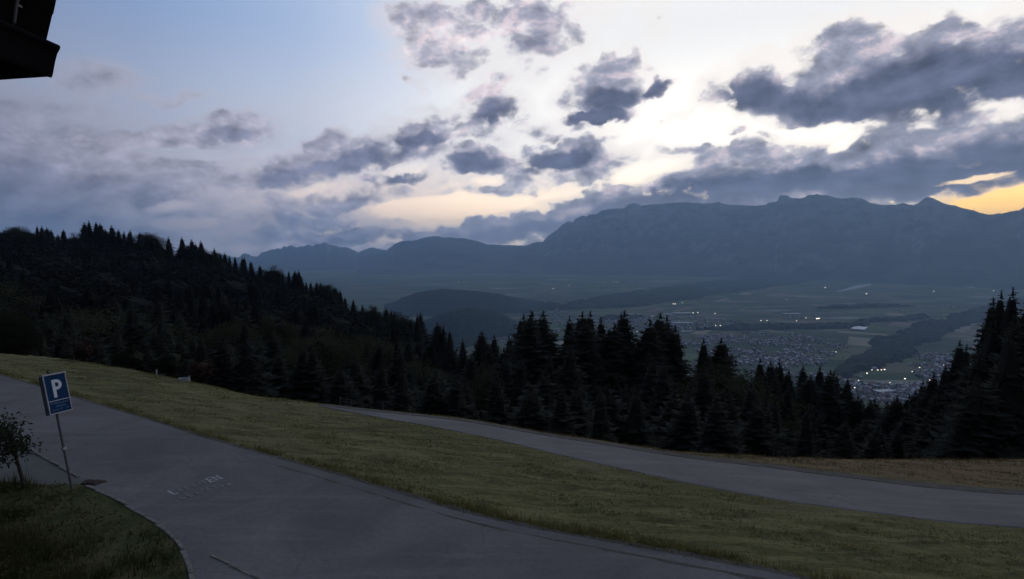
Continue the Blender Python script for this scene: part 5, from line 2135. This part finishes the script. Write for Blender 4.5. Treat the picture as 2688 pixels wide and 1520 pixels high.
HW = (.62, .63, .63)
hall(FU(1988 + 975 / 3.64, 700 + 596 / 3.64), 95, 190, 10, R(-40), 'large hall with flat white roof standing alone in the fields', HW)
hall(FU(1988 + 1210 / 3.64, 700 + 1202 / 3.64), 88, 36, 9, R(10), 'long pale-roofed hall nearest in the town in the gap of the trees', (.5, .52, .52))
hall(FU(1988 + 330 / 3.64, 700 + 458 / 3.64), 190, 60, 10, R(8), 'long pale-roofed factory hall at the edge of the middle town', (.35, .34, .33))
hall(FU(1988 + 2035 / 3.64, 700 + 203 / 3.64), 150, 60, 10, R(8), 'single pale hall in the fields near the right edge', (.55, .55, .56))
hall(FU(1200 + 2150 / 3.64, 760 + 327 / 3.64), 170, 50, 10, R(5), 'long grey-white hall in the middle town behind the broad spruce', (.4, .4, .42))
hall(FU(1200 + 2150 / 3.64, 760 + 233 / 3.64), 180, 60, 10, R(5), 'pale hall beyond the middle town towards the woods', (.4, .4, .42))
hall(FU(1200 + 2015 / 3.64, 760 + 243 / 3.64), 90, 50, 9, R(5), 'short pale hall left of the pale hall beyond the middle town', (.35, .35, .37))
hall(FU(1200 + 1690 / 3.64, 760 + 243 / 3.64), 110, 40, 9, R(5), 'pale hall just above the narrow twin spruces', (.35, .35, .37))
hall(FU(1200 + 2200 / 3.64, 760 + 408 / 3.64), 110, 30, 8, R(12), 'grey-white hall between the middle town and the near houses', (.34, .34, .36))
hall(FU(1988 + 1335 / 3.64, 700 + 410 / 3.64), 60, 26, 8, R(5), 'left of two small pale halls in the field right of the middle town', (.35, .35, .36))
hall(FU(1988 + 1390 / 3.64, 700 + 432 / 3.64), 60, 26, 8, R(5), 'lower right of two small pale halls in the field right of the middle town', (.35, .35, .36))


# pale fields
def field_sheet(pts, label, c):
    P = [vhit(*FU(1988 + a / 3.64, 700 + b / 3.64)) for a, b in pts]
    me = flat_sheet('field', [(p.x, p.y) for p in P], VALLEY + .4, plain('pale_field', c, .95, .05, .15, .004))
    tag(obj('field', me), label, 'field', kind='structure')


field_sheet([(760, 238), (860, 205), (940, 180), (1085, 162), (1088, 175), (930, 215), (800, 235)], 'long pale strip field in the far valley', (.30, .30, .29))
field_sheet([(1940, 602), (1985, 552), (2110, 540), (2060, 560), (2020, 602)], 'pale field between the wooded strip and the right trees', (.17, .17, .14))


# more strips of farmland
fr_ = random.Random(21)
FIELD_M = [plain('field_stubble', (.20, .18, .13), .95, .05, .15, .004), plain('field_dark', (.035, .05, .028), .95, .05, .15, .004), plain('field_grass', (.09, .12, .055), .95, .05, .15, .004),
           plain('field_bare', (.15, .115, .09), .95, .05, .15, .004)]
nf = 0
while nf < 60:
    px, py = fr_.uniform(1340, 2560), fr_.uniform(690, 900)
    q = vhit(px, py)
    L_, w_ = fr_.uniform(160, 520), fr_.uniform(50, 150)
    if any(math.hypot(q.x - s_[1], q.y - s_[2]) < 140 for s_ in spots[::4]):
        continue
    a = R(52) + fr_.uniform(-.12, .12) + (math.pi / 2 if fr_.random() < .3 else 0)
    ux_, uy_ = Vector((math.cos(a), math.sin(a))), Vector((-math.sin(a), math.cos(a)))
    c_ = Vector((q.x, q.y))
    pts = [c_ + ux_ * (sx * L_ / 2) + uy_ * (sy * w_ / 2) for sx, sy in ((-1, -1), (1, -1), (1.05, 1), (-.95, 1))]
    tag(obj('field', flat_sheet('field', [(p.x, p.y) for p in pts], VALLEY + .2 + nf * .02, fr_.choice(FIELD_M))), None, None, None, 'structure')
    nf += 1

# floodlights of the valley: small blocks with a glowing front added in their place
def m_glow():
    m = bpy.data.materials.new('floodlight_glow')
    m.use_nodes = True
    nt = m.node_tree
    nt.nodes.clear()
    e = nt.nodes.new('ShaderNodeEmission')
    e.inputs[0].default_value = (1.0, 0.88, 0.72, 1)
    e.inputs[1].default_value = 3.4
    o = nt.nodes.new('ShaderNodeOutputMaterial')
    nt.links.new(e.outputs[0], o.inputs[0])
    return m


M_GLOW = m_glow()
lit8 = [(648, 203, 1), (1042, 262, 1), (35, 518, .9), (92, 518, .9), (1686, 238, .9), (2462, 187, 1.1), (2508, 305, .8), (2257, 232, .8), (752, 818, .8), (400, 690, .8),
        (272, 925, .9), (1048, 1023, 1.2), (1410, 1076, 1.3), (1782, 946, 1.4), (1550, 968, .8), (1650, 1086, 1.0), (967, 1090, .8), (930, 1160, .9), (1215, 988, 1.3), (1185, 990, .9), (1150, 992, 1.0),
        (1095, 990, .7), (2058, 5, 1), (2058, 24, 1), (2123, 36, .8), (465, 492, .8), (375, 520, .8), (280, 315, .6), (1480, 1005, .6), (1265, 1110, .6), (2345, -55, .7)]
lit7 = [(2065, 140, 1), (2083, 140, 1.1), (2153, 129, 1), (2255, 226, .9), (2300, 222, .8), (2465, 230, .8), (2395, 308, .9), (2470, 345, .9), (2515, 348, 1), (1415, 375, .8), (1455, 375, .8), (1990, 347, .9), (1783, 437, 1.1),
        (1865, 255, .8), (710, 187, .7), (840, 132, .7), (1050, 175, .7), (475, 393, .6), (1720, 405, .7)]
litm = [(918, 1160, 1.1), (1062, 1127, .6), (1530, 1093, .6), (1495, 1097, .6), (840, 1175, .5)]
lit5 = [(2195, 658, .7), (1383, 885, .7)]
LIT = [(FU(1988 + a / 3.64, 700 + b / 3.64), s) for a, b, s in lit8] + [(FU(1200 + a / 3.64, 760 + b / 3.64), s) for a, b, s in lit7] + \
      [(FU(1200 + a / 3.64, 440 + b / 3.64), s) for a, b, s in litm] + [(FU(600 + a / 3.64, 560 + b / 3.64), s) for a, b, s in lit5]
bw = MB()
bw.box((0, .55, .5), (1.3, 1.0, 1.0))
lit_wall = bw.mesh('wall', M_WALL[2])
bw = MB()
bw.box((0, .5, 1.06), (1.5, 1.3, .1))
lit_roof = bw.mesh('roof', M_ROOF[0])
bw = MB()
bw.box((0, .02, .55), (1.0, .05, .6))
lit_front = bw.mesh('glow_front', M_GLOW)


def lit(px, s, label, group=None):
    p = vhit(*px)
    r = math.hypot(p.x, p.y)
    rt = thing('floodlight_block', label, 'building', p, -math.atan2(p.x, p.y), group)
    k = 0.00105 * r * s + 2.0
    rt.scale = (k, k * .8, k * .8)
    obj('wall', lit_wall, rt)
    obj('roof', lit_roof, rt)
    obj('glow_front', lit_front, rt)


for px, s in LIT:
    lit(px, s, 'tiny block with a glowing front added for a floodlight shining out of the dim valley', 'blocks added for floodlights scattered over the valley')
lit(FU(1988 + 569 / 3.64, 700 + 502 / 3.64), 1.7, 'left of the brightest pair of lights at the edge of the middle town')
lit(FU(1988 + 588 / 3.64, 700 + 500 / 3.64), 1.7, 'right of the brightest pair of lights at the edge of the middle town')

# ------------------------------------------------------------------ air
b = MB()
Sb = 31600
TOP = max(PEAK) + 20
print('haze top', TOP)
b.box((0, 0, (VALLEY - 8 + TOP) / 2), (2 * Sb, 2 * Sb, TOP - VALLEY + 8))
hz = b.mesh('haze')
mh = bpy.data.materials.new('valley_haze')
mh.use_nodes = True
mh.node_tree.nodes.clear()
pv = mh.node_tree.nodes.new('ShaderNodeVolumePrincipled')
pv.inputs['Color'].default_value = (0.46, 0.69, 1.0, 1)
pv.inputs['Density'].default_value = 4.5e-5
pv.inputs['Anisotropy'].default_value = 0.45
oo = mh.node_tree.nodes.new('ShaderNodeOutputMaterial')
mh.node_tree.links.new(pv.outputs[0], oo.inputs['Volume'])
hz.materials.append(mh)
tag(obj('haze', hz), 'thin blue evening haze filling the valley air', 'haze', kind='stuff')
